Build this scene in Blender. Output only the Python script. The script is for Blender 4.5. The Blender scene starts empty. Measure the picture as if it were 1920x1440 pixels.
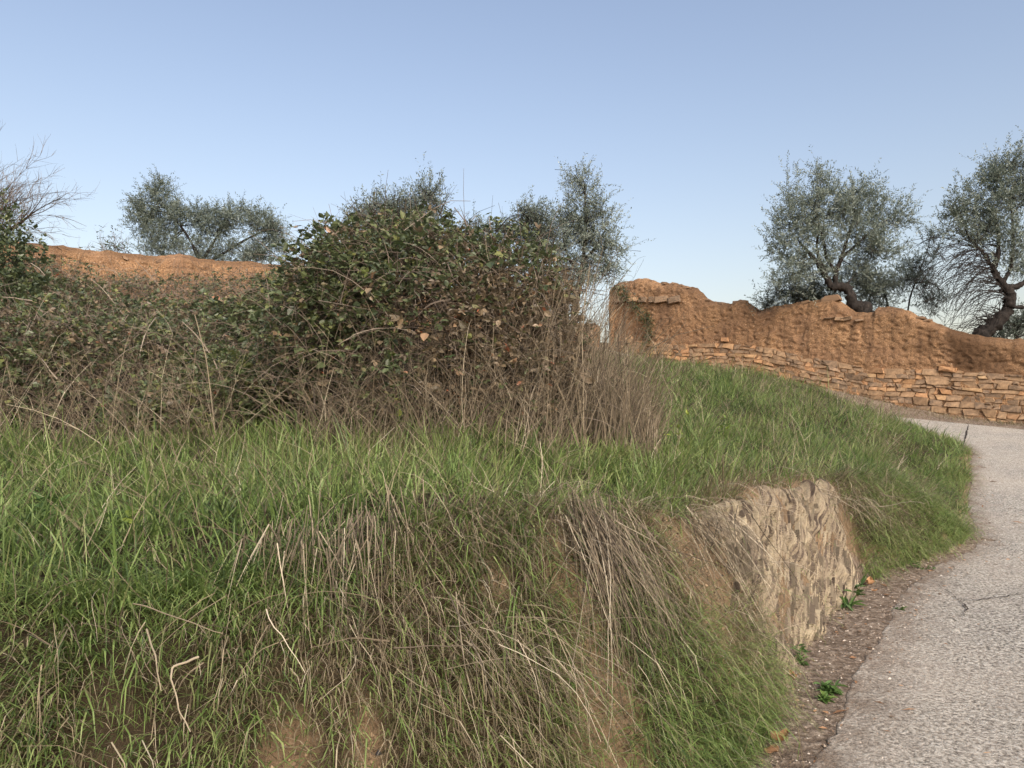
import bpy, math
import numpy as np
from mathutils import Matrix, Vector

rng = np.random.default_rng(11)
scene = bpy.context.scene
C = scene.collection

# ------------------------------------------------------------------ camera
CAM = np.array([0.0, 0.0, 1.6])
FPX = 1443.0                       # focal length in pixels of a 1920 wide frame
PITCH = math.atan(80 / FPX)        # eye level lies 80 px below the middle of the frame
cam_data = bpy.data.cameras.new('camera')
cam_data.sensor_width = 36.0
cam_data.lens = 36.0 * FPX / 1920.0
cam_data.clip_start = 0.05
cam_data.clip_end = 2000.0
cam = bpy.data.objects.new('camera', cam_data)
C.objects.link(cam)
cam.location = CAM
cam.rotation_euler = (math.radians(90) + PITCH, 0, 0)
scene.camera = cam

# ------------------------------------------------------------------ sky, sun, exposure
SUN_ELEV = math.radians(35)
SUN_AZ = math.radians(160)         # compass bearing of the sun, 0 = +Y: behind the camera, a little to its right
world = bpy.data.worlds.new('World')
scene.world = world
world.use_nodes = True
wn = world.node_tree
wn.nodes.clear()
sky = wn.nodes.new('ShaderNodeTexSky')
sky.sky_type = 'NISHITA'
sky.sun_disc = False
sky.sun_elevation = SUN_ELEV
sky.sun_rotation = SUN_AZ
sky.altitude = 300
sky.air_density = 1.5
sky.dust_density = 4.0
sky.ozone_density = 1.0
bg = wn.nodes.new('ShaderNodeBackground')
bg.inputs['Strength'].default_value = 0.096
wo = wn.nodes.new('ShaderNodeOutputWorld')
tint = wn.nodes.new('ShaderNodeMix')
tint.data_type = 'RGBA'; tint.blend_type = 'MULTIPLY'
tint.inputs[0].default_value = 1.0
tint.inputs[7].default_value = (1.09, 0.97, 0.975, 1)
wn.links.new(sky.outputs[0], tint.inputs[6])
wn.links.new(tint.outputs[2], bg.inputs[0])
wn.links.new(bg.outputs[0], wo.inputs[0])

sun_data = bpy.data.lights.new('sun', 'SUN')
sun_data.energy = 2.1
sun_data.angle = math.radians(40)
sun_data.color = (1.0, 0.95, 0.88)
sun = bpy.data.objects.new('sun', sun_data)
C.objects.link(sun)
sdir = Vector((math.sin(SUN_AZ) * math.cos(SUN_ELEV), math.cos(SUN_AZ) * math.cos(SUN_ELEV), math.sin(SUN_ELEV)))
sun.rotation_euler = sdir.to_track_quat('Z', 'Y').to_euler()
sun.location = (0, -5, 20)

vs = scene.view_settings
vs.view_transform = 'Standard'
vs.look = 'None'
vs.exposure = 1.1
vs.gamma = 1.0
vs.use_curve_mapping = False
cy = scene.cycles
cy.max_bounces = 5
cy.diffuse_bounces = 3
cy.glossy_bounces = 2
cy.transmission_bounces = 3
cy.transparent_max_bounces = 4
cy.use_denoising = True
cy.use_adaptive_sampling = True
cy.adaptive_threshold = 0.015

# ------------------------------------------------------------------ helpers: maths
ST, CT = math.sin(PITCH), math.cos(PITCH)

def P(px, py, Y):
    """World point at depth Y seen at a pixel of the 1920 x 1440 frame."""
    u = (px - 960) / FPX
    v = (720 - py) / FPX
    d = np.array([u, CT - v * ST, ST + v * CT])
    return CAM + d * (Y / d[1])

def hash2(ix, iy, seed):
    h = (ix.astype(np.int64) * 374761393 + iy.astype(np.int64) * 668265263 + seed * 1442695041) & 0x7fffffff
    h = ((h ^ (h >> 13)) * 1274126177) & 0x7fffffff
    return ((h ^ (h >> 16)) & 0xffff) / 65535.0

def vnoise(x, y, seed=0):
    x = np.asarray(x, float); y = np.asarray(y, float)
    ix = np.floor(x); iy = np.floor(y)
    fx = x - ix; fy = y - iy
    fx = fx * fx * (3 - 2 * fx); fy = fy * fy * (3 - 2 * fy)
    a = hash2(ix, iy, seed); b = hash2(ix + 1, iy, seed)
    c = hash2(ix, iy + 1, seed); d = hash2(ix + 1, iy + 1, seed)
    return (a * (1 - fx) + b * fx) * (1 - fy) + (c * (1 - fx) + d * fx) * fy

def fbm(x, y, seed=0, octv=4):
    s = 0; a = 0.5; n = 0
    for k in range(octv):
        s = s + a * vnoise(np.asarray(x) * 2 ** k, np.asarray(y) * 2 ** k, seed + k * 17)
        n += a; a *= 0.5
    return s / n                                       # 0..1

def sstep(x, a, b):
    t = np.clip((np.asarray(x, float) - a) / (b - a), 0, 1)
    return t * t * (3 - 2 * t)

def unit(v):
    return v / np.maximum(np.linalg.norm(v, axis=-1, keepdims=True), 1e-9)

# ------------------------------------------------------------------ helpers: objects
def make_mesh(name, verts, faces, tone=None, smooth=False):
    """faces: list of int arrays (n, k); tone: a float per vertex."""
    me = bpy.data.meshes.new(name)
    verts = np.asarray(verts, np.float32).reshape(-1, 3)
    loops = np.concatenate([f.ravel() for f in faces]).astype(np.int32)
    tot = np.concatenate([np.full(len(f), f.shape[1]) for f in faces]).astype(np.int32)
    start = np.concatenate([[0], np.cumsum(tot)[:-1]]).astype(np.int32)
    me.vertices.add(len(verts)); me.vertices.foreach_set('co', verts.ravel())
    me.loops.add(len(loops)); me.loops.foreach_set('vertex_index', loops)
    me.polygons.add(len(tot)); me.polygons.foreach_set('loop_start', start)
    me.polygons.foreach_set('loop_total', tot)
    me.polygons.foreach_set('use_smooth', np.full(len(tot), bool(smooth)))
    if tone is not None:
        at = me.attributes.new('tone', 'FLOAT', 'POINT')
        at.data.foreach_set('value', np.asarray(tone, np.float32))
    me.update(calc_edges=True)
    return me

class Acc:
    """Collects vertex and face blocks for one mesh."""
    def __init__(self):
        self.v = []; self.f = []; self.t = []; self.n = 0
    def add(self, v, faces, tone):
        v = np.asarray(v, float).reshape(-1, 3)
        self.v.append(v)
        self.t.append(np.broadcast_to(np.asarray(tone, float), (len(v),)))
        for f in faces:
            self.f.append(np.asarray(f, np.int64) + self.n)
        self.n += len(v)
    def build(self, name, material, parent=None, smooth=False, origin=None):
        v = np.concatenate(self.v)
        base = np.zeros(3)
        if parent is not None:
            base = np.array(parent.location)
        elif origin is not None:
            base = np.asarray(origin, float)
        me = make_mesh(name, v - base, self.f, np.concatenate(self.t), smooth)
        me.materials.append(material)
        o = bpy.data.objects.new(name, me)
        C.objects.link(o)
        if parent is not None:
            o.parent = parent
        elif origin is not None:
            o.location = base
        return o

def thing(name, label, cat, loc, group=None):
    o = bpy.data.objects.new(name, None)
    C.objects.link(o)
    o.location = loc
    o.empty_display_size = 0.2
    return tag(o, label, cat, group)

def tag(o, label=None, cat=None, group=None, kind=None):
    if label: o['label'] = label
    if cat: o['category'] = cat
    if group: o['group'] = group
    if kind: o['kind'] = kind
    return o

def quads_grid(nr, nc):
    """Quads of a grid with nr rows of nc vertices."""
    i = np.arange(nr - 1)[:, None] * nc + np.arange(nc - 1)[None, :]
    i = i.ravel()
    return np.stack([i, i + 1, i + nc + 1, i + nc], 1)

def tubes(pts, rad, sides=3):
    """pts (N,K,3), rad (N,K): N tubes. Returns verts and quads."""
    pts = np.asarray(pts, float); rad = np.asarray(rad, float)
    N, K, _ = pts.shape
    t = np.empty_like(pts)
    t[:, 1:-1] = pts[:, 2:] - pts[:, :-2]
    t[:, 0] = pts[:, 1] - pts[:, 0]; t[:, -1] = pts[:, -1] - pts[:, -2]
    t = unit(t)
    ref = np.where(np.abs(t[..., 2:3]) > 0.9, np.array([1.0, 0, 0]), np.array([0, 0, 1.0]))
    a = unit(np.cross(t, ref)); b = np.cross(t, a)
    ang = np.arange(sides) * 2 * math.pi / sides
    v = pts[:, :, None, :] + rad[:, :, None, None] * (np.cos(ang)[None, None, :, None] * a[:, :, None, :] + np.sin(ang)[None, None, :, None] * b[:, :, None, :])
    i = (np.arange(N)[:, None, None] * K + np.arange(K - 1)[None, :, None]) * sides
    j = np.arange(sides)[None, None, :]; jn = (j + 1) % sides
    q = np.stack(np.broadcast_arrays(i + j, i + jn, i + sides + jn, i + sides + j), -1).reshape(-1, 4)
    return v.reshape(-1, 3), q

def blades(root, h, w, az, lean, bend, nseg=4, twist=None):
    """Curved grass blades. Returns verts, [quads, tris], verts per blade."""
    N = len(root)
    t = np.linspace(0, 1, nseg + 1)
    pos = np.zeros((N, nseg + 1, 3)); pos[:, 0] = root
    a = np.stack([np.cos(az), np.sin(az), np.zeros(N)], 1)
    for k in range(nseg):
        ph = lean + bend * (t[k] + t[k + 1]) * 0.5
        step = (h / nseg)[:, None] * (np.sin(ph)[:, None] * a + np.cos(ph)[:, None] * np.array([0, 0, 1.0]))
        pos[:, k + 1] = pos[:, k] + step
    tw = rng.uniform(-0.9, 0.9, N) if twist is None else twist
    side = np.stack([-np.sin(az + tw), np.cos(az + tw), np.zeros(N)], 1)
    prof = np.interp(t, [0, 0.35, 0.7, 0.9, 1], [0.75, 1.0, 0.72, 0.35, 0.0])
    hw = 0.5 * w[:, None] * prof[None, :]
    L = pos - side[:, None, :] * hw[..., None]
    R = pos + side[:, None, :] * hw[..., None]
    v = np.empty((N, 2 * nseg + 1, 3))
    v[:, 0:2 * nseg:2] = L[:, :nseg]; v[:, 1:2 * nseg:2] = R[:, :nseg]
    v[:, 2 * nseg] = pos[:, nseg]
    n = 2 * nseg + 1
    b = np.arange(N)[:, None] * n
    k = np.arange(nseg - 1)[None, :] * 2
    q = np.stack(np.broadcast_arrays(b + k, b + k + 1, b + k + 3, b + k + 2), -1).reshape(-1, 4)
    tr = np.stack([b[:, 0] + 2 * nseg - 2, b[:, 0] + 2 * nseg - 1, b[:, 0] + 2 * nseg], 1)
    return v.reshape(-1, 3), [q, tr], n

def leaf_frames(d, up_jit=0.7):
    """Side and normal vectors for leaves pointing along d, blades roughly facing up."""
    N = len(d)
    ref = unit(np.array([0, 0, 1.0]) + rng.normal(0, up_jit, (N, 3)))
    s = unit(np.cross(d, ref)); n = np.cross(s, d)
    return s, n

OVATE = (np.array([[0, 0, 0], [0.28, -0.40, 0.07], [0.28, 0.40, 0.07], [0.62, -0.36, 0.05], [0.62, 0.36, 0.05], [0.45, 0, -0.05], [1, 0, -0.10]]),
         np.array([[0, 5, 1], [0, 2, 5], [5, 3, 1], [5, 2, 4], [5, 6, 3], [5, 4, 6]]))
DIAMOND = (np.array([[0, 0, 0], [0.42, -0.44, 0.06], [0.42, 0.44, 0.06], [0.45, 0, -0.05], [1, 0, -0.08]]),
           np.array([[0, 3, 1], [0, 2, 3], [3, 4, 1], [3, 2, 4]]))
LANCE = (np.array([[0, 0, 0], [0.5, -0.5, 0.05], [0.5, 0.5, 0.05], [1, 0, -0.03]]), np.array([[0, 2, 3, 1]]))

def leaves(base, d, length, width, shape=OVATE, up_jit=0.7):
    tv, tf = shape
    N = len(base)
    s, n = leaf_frames(d, up_jit)
    v = (base[:, None, :] + d[:, None, :] * (tv[None, :, 0:1] * length[:, None, None])
         + s[:, None, :] * (tv[None, :, 1:2] * width[:, None, None])
         + n[:, None, :] * (tv[None, :, 2:3] * length[:, None, None]))
    m = len(tv)
    f = (np.arange(N)[:, None, None] * m + tf[None]).reshape(-1, tf.shape[1])
    return v.reshape(-1, 3), [f], m

# ------------------------------------------------------------------ helpers: materials
def new_mat(name):
    m = bpy.data.materials.new(name)
    m.use_nodes = True
    nt = m.node_tree
    nt.nodes.clear()
    return m, nt

def N_(nt, kind, **kw):
    n = nt.nodes.new(kind)
    for k, v in kw.items():
        setattr(n, k, v)
    return n

def ramp(nt, stops, src):
    r = N_(nt, 'ShaderNodeValToRGB')
    el = r.color_ramp.elements
    while len(el) < len(stops):
        el.new(0.5)
    for e, (p, c) in zip(el, stops):
        e.position = p
        e.color = (c[0], c[1], c[2], 1)
    nt.links.new(src, r.inputs[0])
    return r.outputs[0]

def noise(nt, scale, detail=4, rough=0.55, vec=None, dist=0.0):
    n = N_(nt, 'ShaderNodeTexNoise')
    n.inputs['Scale'].default_value = scale
    n.inputs['Detail'].default_value = detail
    n.inputs['Roughness'].default_value = rough
    n.inputs['Distortion'].default_value = dist
    if vec is not None:
        nt.links.new(vec, n.inputs['Vector'])
    return n.outputs[0]

def mixc(nt, fac, a, b, mode='MIX'):
    m = N_(nt, 'ShaderNodeMix', data_type='RGBA', blend_type=mode)
    for s, val in ((m.inputs[0], fac), (m.inputs[6], a), (m.inputs[7], b)):
        if isinstance(val, (int, float)):
            s.default_value = val
        elif isinstance(val, tuple):
            s.default_value = (*val, 1)
        else:
            nt.links.new(val, s)
    return m.outputs[2]

def mapping(nt, scale=(1, 1, 1), rot=(0, 0, 0), coord='Object'):
    tc = N_(nt, 'ShaderNodeTexCoord')
    mp = N_(nt, 'ShaderNodeMapping')
    mp.inputs['Scale'].default_value = scale
    mp.inputs['Rotation'].default_value = rot
    nt.links.new(tc.outputs[coord], mp.inputs[0])
    return mp.outputs[0]

def finish(nt, color, rough=0.8, spec=0.3, bump=None, bump_dist=0.01, bump_str=0.6, trans=0.0, trans_col=None):
    p = N_(nt, 'ShaderNodeBsdfPrincipled')
    p.inputs['Roughness'].default_value = rough
    p.inputs['Specular IOR Level'].default_value = spec
    nt.links.new(color, p.inputs['Base Color'])
    out = N_(nt, 'ShaderNodeOutputMaterial')
    if bump is not None:
        b = N_(nt, 'ShaderNodeBump')
        b.inputs['Distance'].default_value = bump_dist
        b.inputs['Strength'].default_value = bump_str
        nt.links.new(bump, b.inputs['Height'])
        nt.links.new(b.outputs[0], p.inputs['Normal'])
    if trans > 0:
        t = N_(nt, 'ShaderNodeBsdfTranslucent')
        nt.links.new(trans_col if trans_col is not None else color, t.inputs[0])
        m = N_(nt, 'ShaderNodeMixShader')
        m.inputs[0].default_value = trans
        nt.links.new(p.outputs[0], m.inputs[1]); nt.links.new(t.outputs[0], m.inputs[2])
        nt.links.new(m.outputs[0], out.inputs[0])
    else:
        nt.links.new(p.outputs[0], out.inputs[0])

def tone_mat(name, stops, rough=0.55, spec=0.35, trans=0.3, src='tone'):
    m, nt = new_mat(name)
    if src == 'tone':
        a = N_(nt, 'ShaderNodeAttribute', attribute_name='tone')
        s = a.outputs['Fac']
    else:
        a = N_(nt, 'ShaderNodeObjectInfo')
        s = a.outputs['Random']
    finish(nt, ramp(nt, stops, s), rough, spec, trans=trans)
    return m

GRASS = [(0.0, (0.050, 0.080, 0.030)), (0.25, (0.130, 0.200, 0.052)), (0.45, (0.210, 0.290, 0.088)), (0.58, (0.29, 0.33, 0.13)),
         (0.64, (0.10, 0.082, 0.048)), (0.76, (0.195, 0.158, 0.095)), (0.90, (0.39, 0.33, 0.215)), (1.0, (0.56, 0.50, 0.37))]
M_GRASS = tone_mat('grass_blade', GRASS, 0.5, 0.35, 0.35)
M_STRAW = tone_mat('dry_stalk', [(0, (0.050, 0.040, 0.029)), (0.35, (0.120, 0.096, 0.066)), (0.7, (0.235, 0.195, 0.132)), (1, (0.46, 0.405, 0.30))], 0.7, 0.2, 0.0)
M_TWIG = tone_mat('twig', [(0, (0.055, 0.042, 0.033)), (0.5, (0.125, 0.100, 0.078)), (1, (0.27, 0.230, 0.185))], 0.8, 0.2, 0.0)
BRAMBLE = [(0.0, (0.040, 0.056, 0.030)), (0.3, (0.080, 0.106, 0.050)), (0.55, (0.130, 0.158, 0.066)), (0.68, (0.21, 0.225, 0.075)),
           (0.74, (0.130, 0.108, 0.068)), (0.86, (0.155, 0.118, 0.076)), (0.95, (0.28, 0.215, 0.130)), (1.0, (0.42, 0.14, 0.07))]
M_BRAMBLE = tone_mat('bramble_leaf', BRAMBLE, 0.42, 0.5, 0.25)
M_BRLEAF = tone_mat('bramble_leaf_single', [(0.0, (0.045, 0.075, 0.028)), (0.5, (0.085, 0.120, 0.040)), (0.8, (0.16, 0.19, 0.055)), (0.88, (0.13, 0.095, 0.06)), (0.97, (0.20, 0.13, 0.07)), (1.0, (0.40, 0.14, 0.07))], 0.42, 0.5, 0.25, 'object')
M_OLIVE = tone_mat('olive_leaf', [(0, (0.055, 0.072, 0.052)), (0.5, (0.145, 0.180, 0.140)), (1, (0.32, 0.37, 0.32))], 0.4, 0.5, 0.25)
M_WEED = tone_mat('weed_leaf', [(0, (0.05, 0.10, 0.03)), (0.6, (0.11, 0.19, 0.05)), (1, (0.28, 0.34, 0.06))], 0.5, 0.4, 0.3)
M_DEADLEAF = tone_mat('dead_leaf', [(0, (0.13, 0.075, 0.04)), (0.5, (0.33, 0.18, 0.09)), (1, (0.50, 0.30, 0.16))], 0.7, 0.25, 0.2)

def bark_mat():
    m, nt = new_mat('olive_bark')
    v = mapping(nt, (1, 1, 0.35))
    n = noise(nt, 16, 6, 0.65, v)
    finish(nt, ramp(nt, [(0.3, (0.010, 0.009, 0.008)), (0.6, (0.032, 0.027, 0.024)), (0.85, (0.075, 0.065, 0.056))], n), 0.9, 0.2, n, 0.03, 0.9)
    return m
M_BARK = bark_mat()

def earth_mat():
    """Mud of the old rammed earth wall with chaff, holes and rain streaks; tone = how weathered and dark."""
    m, nt = new_mat('rammed_earth')
    v = mapping(nt)
    fine = noise(nt, 34, 6, 0.7, v)
    mid = noise(nt, 7, 5, 0.6, v)
    big = noise(nt, 1.1, 3, 0.5, v)
    c = ramp(nt, [(0.30, (0.090, 0.053, 0.031)), (0.42, (0.235, 0.138, 0.074)), (0.54, (0.355, 0.215, 0.115)), (0.70, (0.52, 0.36, 0.215))], fine)
    c = mixc(nt, ramp(nt, [(0.40, (0, 0, 0)), (0.65, (1, 1, 1))], big), c, mixc(nt, 0.5, c, (0.19, 0.115, 0.075)))
    st = noise(nt, 1.0, 5, 0.65, mapping(nt, (3.2, 3.2, 0.45)))
    c = mixc(nt, ramp(nt, [(0.50, (0, 0, 0)), (0.66, (0.7, 0.7, 0.7))], st), c, (0.105, 0.065, 0.042))
    vo = N_(nt, 'ShaderNodeTexVoronoi')
    vo.inputs['Scale'].default_value = 13
    nt.links.new(mapping(nt, (1, 1, 2.4)), vo.inputs['Vector'])
    pits = ramp(nt, [(0.10, (1, 1, 1)), (0.30, (0, 0, 0))], vo.outputs['Distance'])
    pm = mixc(nt, 1.0, pits, ramp(nt, [(0.36, (0, 0, 0)), (0.50, (0.95, 0.95, 0.95))], mid), 'MULTIPLY')
    c = mixc(nt, pm, c, (0.070, 0.038, 0.022))
    vg = N_(nt, 'ShaderNodeTexVoronoi')
    vg.inputs['Scale'].default_value = 19
    nt.links.new(mapping(nt, (1, 1, 1)), vg.inputs['Vector'])
    sg = N_(nt, 'ShaderNodeSeparateColor'); nt.links.new(vg.outputs['Color'], sg.inputs[0])
    grit_ = mixc(nt, 1.0, ramp(nt, [(0.88, (0, 0, 0)), (0.93, (1, 1, 1))], sg.outputs[0]), ramp(nt, [(0.18, (1, 1, 1)), (0.30, (0, 0, 0))], vg.outputs['Distance']), 'MULTIPLY')
    c = mixc(nt, grit_, c, (0.50, 0.36, 0.24))
    a = N_(nt, 'ShaderNodeAttribute', attribute_name='tone')
    c = mixc(nt, a.outputs['Fac'], c, mixc(nt, fine, (0.035, 0.022, 0.014), (0.17, 0.10, 0.055)))
    h = mixc(nt, 0.45, fine, mid)
    finish(nt, c, 0.95, 0.08, h, 0.075, 1.0)
    return m
M_EARTH = earth_mat()

def stone_mat():
    m, nt = new_mat('field_stone')
    oi = N_(nt, 'ShaderNodeObjectInfo')
    v = mapping(nt)
    n = noise(nt, 9, 5, 0.6, v)
    base = ramp(nt, [(0.0, (0.13, 0.105, 0.082)), (0.25, (0.21, 0.155, 0.108)), (0.5, (0.30, 0.205, 0.125)), (0.72, (0.35, 0.245, 0.150)), (0.86, (0.47, 0.245, 0.115)), (1.0, (0.55, 0.38, 0.21))], oi.outputs['Random'])
    c = mixc(nt, 0.40, base, ramp(nt, [(0.36, (0.08, 0.055, 0.038)), (0.62, (0.50, 0.33, 0.19))], n))
    finish(nt, c, 0.9, 0.15, n, 0.03, 0.8)
    return m
M_STONE = stone_mat()
M_MUDSTONE = tone_mat('dull_stone', [(0, (0.13, 0.085, 0.055)), (1, (0.24, 0.16, 0.10))], .95, .1, 0, 'object')

def slate_mat():
    m, nt = new_mat('weathered_slate')
    oi = N_(nt, 'ShaderNodeObjectInfo')
    v = mapping(nt, (4, 4, 1))
    n = noise(nt, 22, 5, 0.65, v)
    base = ramp(nt, [(0.0, (0.060, 0.046, 0.035)), (0.15, (0.10, 0.080, 0.060)), (0.32, (0.175, 0.142, 0.102)), (0.75, (0.225, 0.187, 0.132)), (1.0, (0.32, 0.275, 0.19))], oi.outputs['Random'])
    c = mixc(nt, 0.4, base, ramp(nt, [(0.38, (0.075, 0.056, 0.042)), (0.60, (0.38, 0.315, 0.215))], n))
    finish(nt, c, 0.85, 0.2, n, 0.02, 0.9)
    return m
M_SLATE = slate_mat()

def soil_mat():
    """Hillside soil: tone 0 = humus under the grass, 0.5 = pale cut clay of the bank, 1 = dry dirt beside the path."""
    m, nt = new_mat('soil')
    v = mapping(nt)
    n1 = noise(nt, 26, 6, 0.7, v); n2 = noise(nt, 3.2, 4, 0.6, v)
    humus = ramp(nt, [(0.3, (0.025, 0.021, 0.013)), (0.7, (0.075, 0.060, 0.036))], n1)
    clay = ramp(nt, [(0.25, (0.11, 0.075, 0.045)), (0.5, (0.27, 0.190, 0.115)), (0.75, (0.40, 0.295, 0.18))], n1)
    dirt = ramp(nt, [(0.3, (0.085, 0.063, 0.046)), (0.48, (0.20, 0.155, 0.115)), (0.66, (0.42, 0.35, 0.275))], n1)
    a = N_(nt, 'ShaderNodeAttribute', attribute_name='tone')
    c = mixc(nt, ramp(nt, [(0.05, (0, 0, 0)), (0.45, (1, 1, 1))], a.outputs['Fac']), humus, clay)
    c = mixc(nt, ramp(nt, [(0.6, (0, 0, 0)), (0.95, (1, 1, 1))], a.outputs['Fac']), c, dirt)
    c = mixc(nt, ramp(nt, [(0.45, (0, 0, 0)), (0.7, (0.4, 0.4, 0.4))], n2), c, (0.07, 0.05, 0.035))
    finish(nt, c, 0.95, 0.1, n1, 0.05, 1.0)
    return m
M_SOIL = soil_mat()

def concrete_mat():
    m, nt = new_mat('worn_concrete')
    v = mapping(nt)
    vo = N_(nt, 'ShaderNodeTexVoronoi')
    vo.inputs['Scale'].default_value = 75
    nt.links.new(v, vo.inputs['Vector'])
    fine = noise(nt, 48, 5, 0.72, v)
    mid = noise(nt, 7, 5, 0.65, v)
    big = noise(nt, 0.7, 4, 0.6, v)
    c = ramp(nt, [(0.37, (0.042, 0.039, 0.032)), (0.44, (0.208, 0.194, 0.163)), (0.52, (0.372, 0.352, 0.300)), (0.64, (0.61, 0.585, 0.515))], fine)
    ag = N_(nt, 'ShaderNodeSeparateColor')
    nt.links.new(vo.outputs['Color'], ag.inputs[0])
    sp = ramp(nt, [(0.86, (0, 0, 0)), (0.92, (1, 1, 1))], ag.outputs[0])
    near = ramp(nt, [(0.25, (1, 1, 1)), (0.42, (0, 0, 0))], vo.outputs['Distance'])
    c = mixc(nt, mixc(nt, 1.0, sp, near, 'MULTIPLY'), c, (0.70, 0.66, 0.60))
    dk = ramp(nt, [(0.86, (0, 0, 0)), (0.92, (1, 1, 1))], ag.outputs[1])
    c = mixc(nt, mixc(nt, 1.0, dk, near, 'MULTIPLY'), c, (0.075, 0.062, 0.052))
    c = mixc(nt, ramp(nt, [(0.44, (0, 0, 0)), (0.66, (0.62, 0.62, 0.62))], mid), c, mixc(nt, 0.5, c, (0.16, 0.14, 0.125)))
    c = mixc(nt, ramp(nt, [(0.38, (0, 0, 0)), (0.66, (0.55, 0.55, 0.55))], big), c, mixc(nt, 0.6, c, (0.52, 0.455, 0.37)))
    at = N_(nt, 'ShaderNodeAttribute', attribute_name='tone')
    edge = mixc(nt, 1.0, at.outputs['Fac'], ramp(nt, [(0.35, (0.15, 0.15, 0.15)), (0.62, (1.0, 1.0, 1.0))], noise(nt, 5, 5, .7, v)), 'MULTIPLY')
    c = mixc(nt, edge, c, mixc(nt, fine, (0.07, 0.052, 0.038), (0.30, 0.235, 0.175)))
    h = mixc(nt, 0.35, fine, mid)
    finish(nt, c, 0.92, 0.15, h, 0.035, 1.0)
    return m
M_CONC = concrete_mat()

# ------------------------------------------------------------------ terrain functions
FOOT = np.array([(-14, -9), (-9, -3.6), (-6, -0.7), (-4, .72), (-2.2, 1.52), (-0.7, 2.02), (0.12, 2.55), (0.90, 3.28), (1.44, 4.2), (2.33, 5.6),
                 (3.1, 6.5), (4.3, 7.45), (5.4, 9.2), (6.66, 11.3), (7.7, 13), (8.3, 14), (8.75, 15.6), (8.6, 17.2), (7.9, 18.7), (6.6, 20.2), (4.4, 22.4), (1.5, 24)], float)
RIGHT = np.array([(-8, -16), (-3, -7), (2.2, -2), (4.2, 1.5), (6.4, 5), (9.2, 9), (11.4, 12.2), (12.3, 14.6), (11.8, 16.6), (10.5, 18.2), (9.0, 19.7), (7.2, 21.3), (4.8, 23.3), (2, 24.8)], float)
WALL = np.array([(-30, 6.0), (-14, 15.2), (-5.5, 20), (0.5, 24), (3.33, 26), (12.6, 18.4), (18, 14), (30, 4)], float)

def smooth_poly(p, k=8):
    """Catmull-Rom resampling."""
    out = []
    q = np.vstack([2 * p[0] - p[1], p, 2 * p[-1] - p[-2]])
    for i in range(1, len(q) - 2):
        t = np.linspace(0, 1, k, endpoint=False)[:, None]
        a, b, c, d = q[i - 1], q[i], q[i + 1], q[i + 2]
        out.append(0.5 * (2 * b + (c - a) * t + (2 * a - 5 * b + 4 * c - d) * t ** 2 + (3 * b - a - 3 * c + d) * t ** 3))
    out.append(p[-1:])
    return np.vstack(out)

FOOT_S = smooth_poly(FOOT, 5)
RIGHT_S = smooth_poly(RIGHT, 5)

def sdist(x, y, poly):
    """Signed distance to a polyline (positive on its left) and arc parameter of the nearest point."""
    x = np.asarray(x, float); y = np.asarray(y, float)
    best = np.full(x.shape, 1e18); sg = np.ones(x.shape); arc = np.zeros(x.shape)
    s0 = 0.0
    for (ax, ay), (bx, by) in zip(poly[:-1], poly[1:]):
        dx, dy = bx - ax, by - ay
        L2 = dx * dx + dy * dy
        t = np.clip(((x - ax) * dx + (y - ay) * dy) / L2, 0, 1)
        ex = x - ax - t * dx; ey = y - ay - t * dy
        d2 = ex * ex + ey * ey
        cr = dx * (y - ay) - dy * (x - ax)
        m = d2 < best - 1e-9
        best = np.where(m, d2, best); sg = np.where(m, np.where(cr >= 0, 1.0, -1.0), sg)
        arc = np.where(m, s0 + t * math.sqrt(L2), arc)
        s0 += math.sqrt(L2)
    return np.sqrt(best) * sg, arc

def z_path(x, y):
    yy = np.clip(y, -20, 24)
    z = 0.04 * yy + 0.003 * np.maximum(yy, 0) ** 2
    return z + 0.24 * np.maximum(0, 8.5 - x) * sstep(y, 17, 20.5)

ctrl = [P(0, 1130, 2.35), P(300, 1120, 2.45), P(560, 1000, 2.9), P(740, 960, 3.1), P(1080, 955, 3.6), P(1240, 962, 4.2), P(1440, 925, 5.2), P(1560, 928, 6.15),
        P(0, 856, 4.9), P(400, 858, 4.9), P(800, 852, 4.9), P(1000, 852, 5.2), P(200, 975, 3.4), P(900, 905, 4.0),
        P(1200, 850, 6), P(1300, 850, 7), P(1450, 856, 8), P(1600, 862, 9), P(1700, 880, 9.7),
        P(1300, 772, 11), P(1500, 786, 12), P(1650, 806, 13), P(1200, 750, 11), P(1760, 850, 12.5),
        P(1690, 795, 16), P(1600, 752, 17.8), P(1500, 718, 19), P(1380, 697, 20.5), P(1250, 686, 21.5),
        P(1160, 668, 25.3), P(1400, 700, 22.9), P(1700, 764, 20.0), P(1900, 800, 18.2),
        (-9, 16, 3.3), (-5, 19, 3.4), (0, 22, 3.7), (-3, 12, 2.7), (-8, 10, 2.6), (0, 10, 2.0), (-4, 7, 1.75), (0, 7, 1.6),
        (-8, 0, 1.5), (-12, 5, 2.2), (-15, 12, 3.2), (-12, -6, 1.0),
        (6, 0, 0.0), (9, 5, .25), (13, 11, .80), (15, 14, 1.15), (20, 8, .3), (13, 17.5, 1.5), (0, -8, -.4), (12, -8, -.4)]
ctrl = np.array([tuple(c) for c in ctrl])

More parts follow.
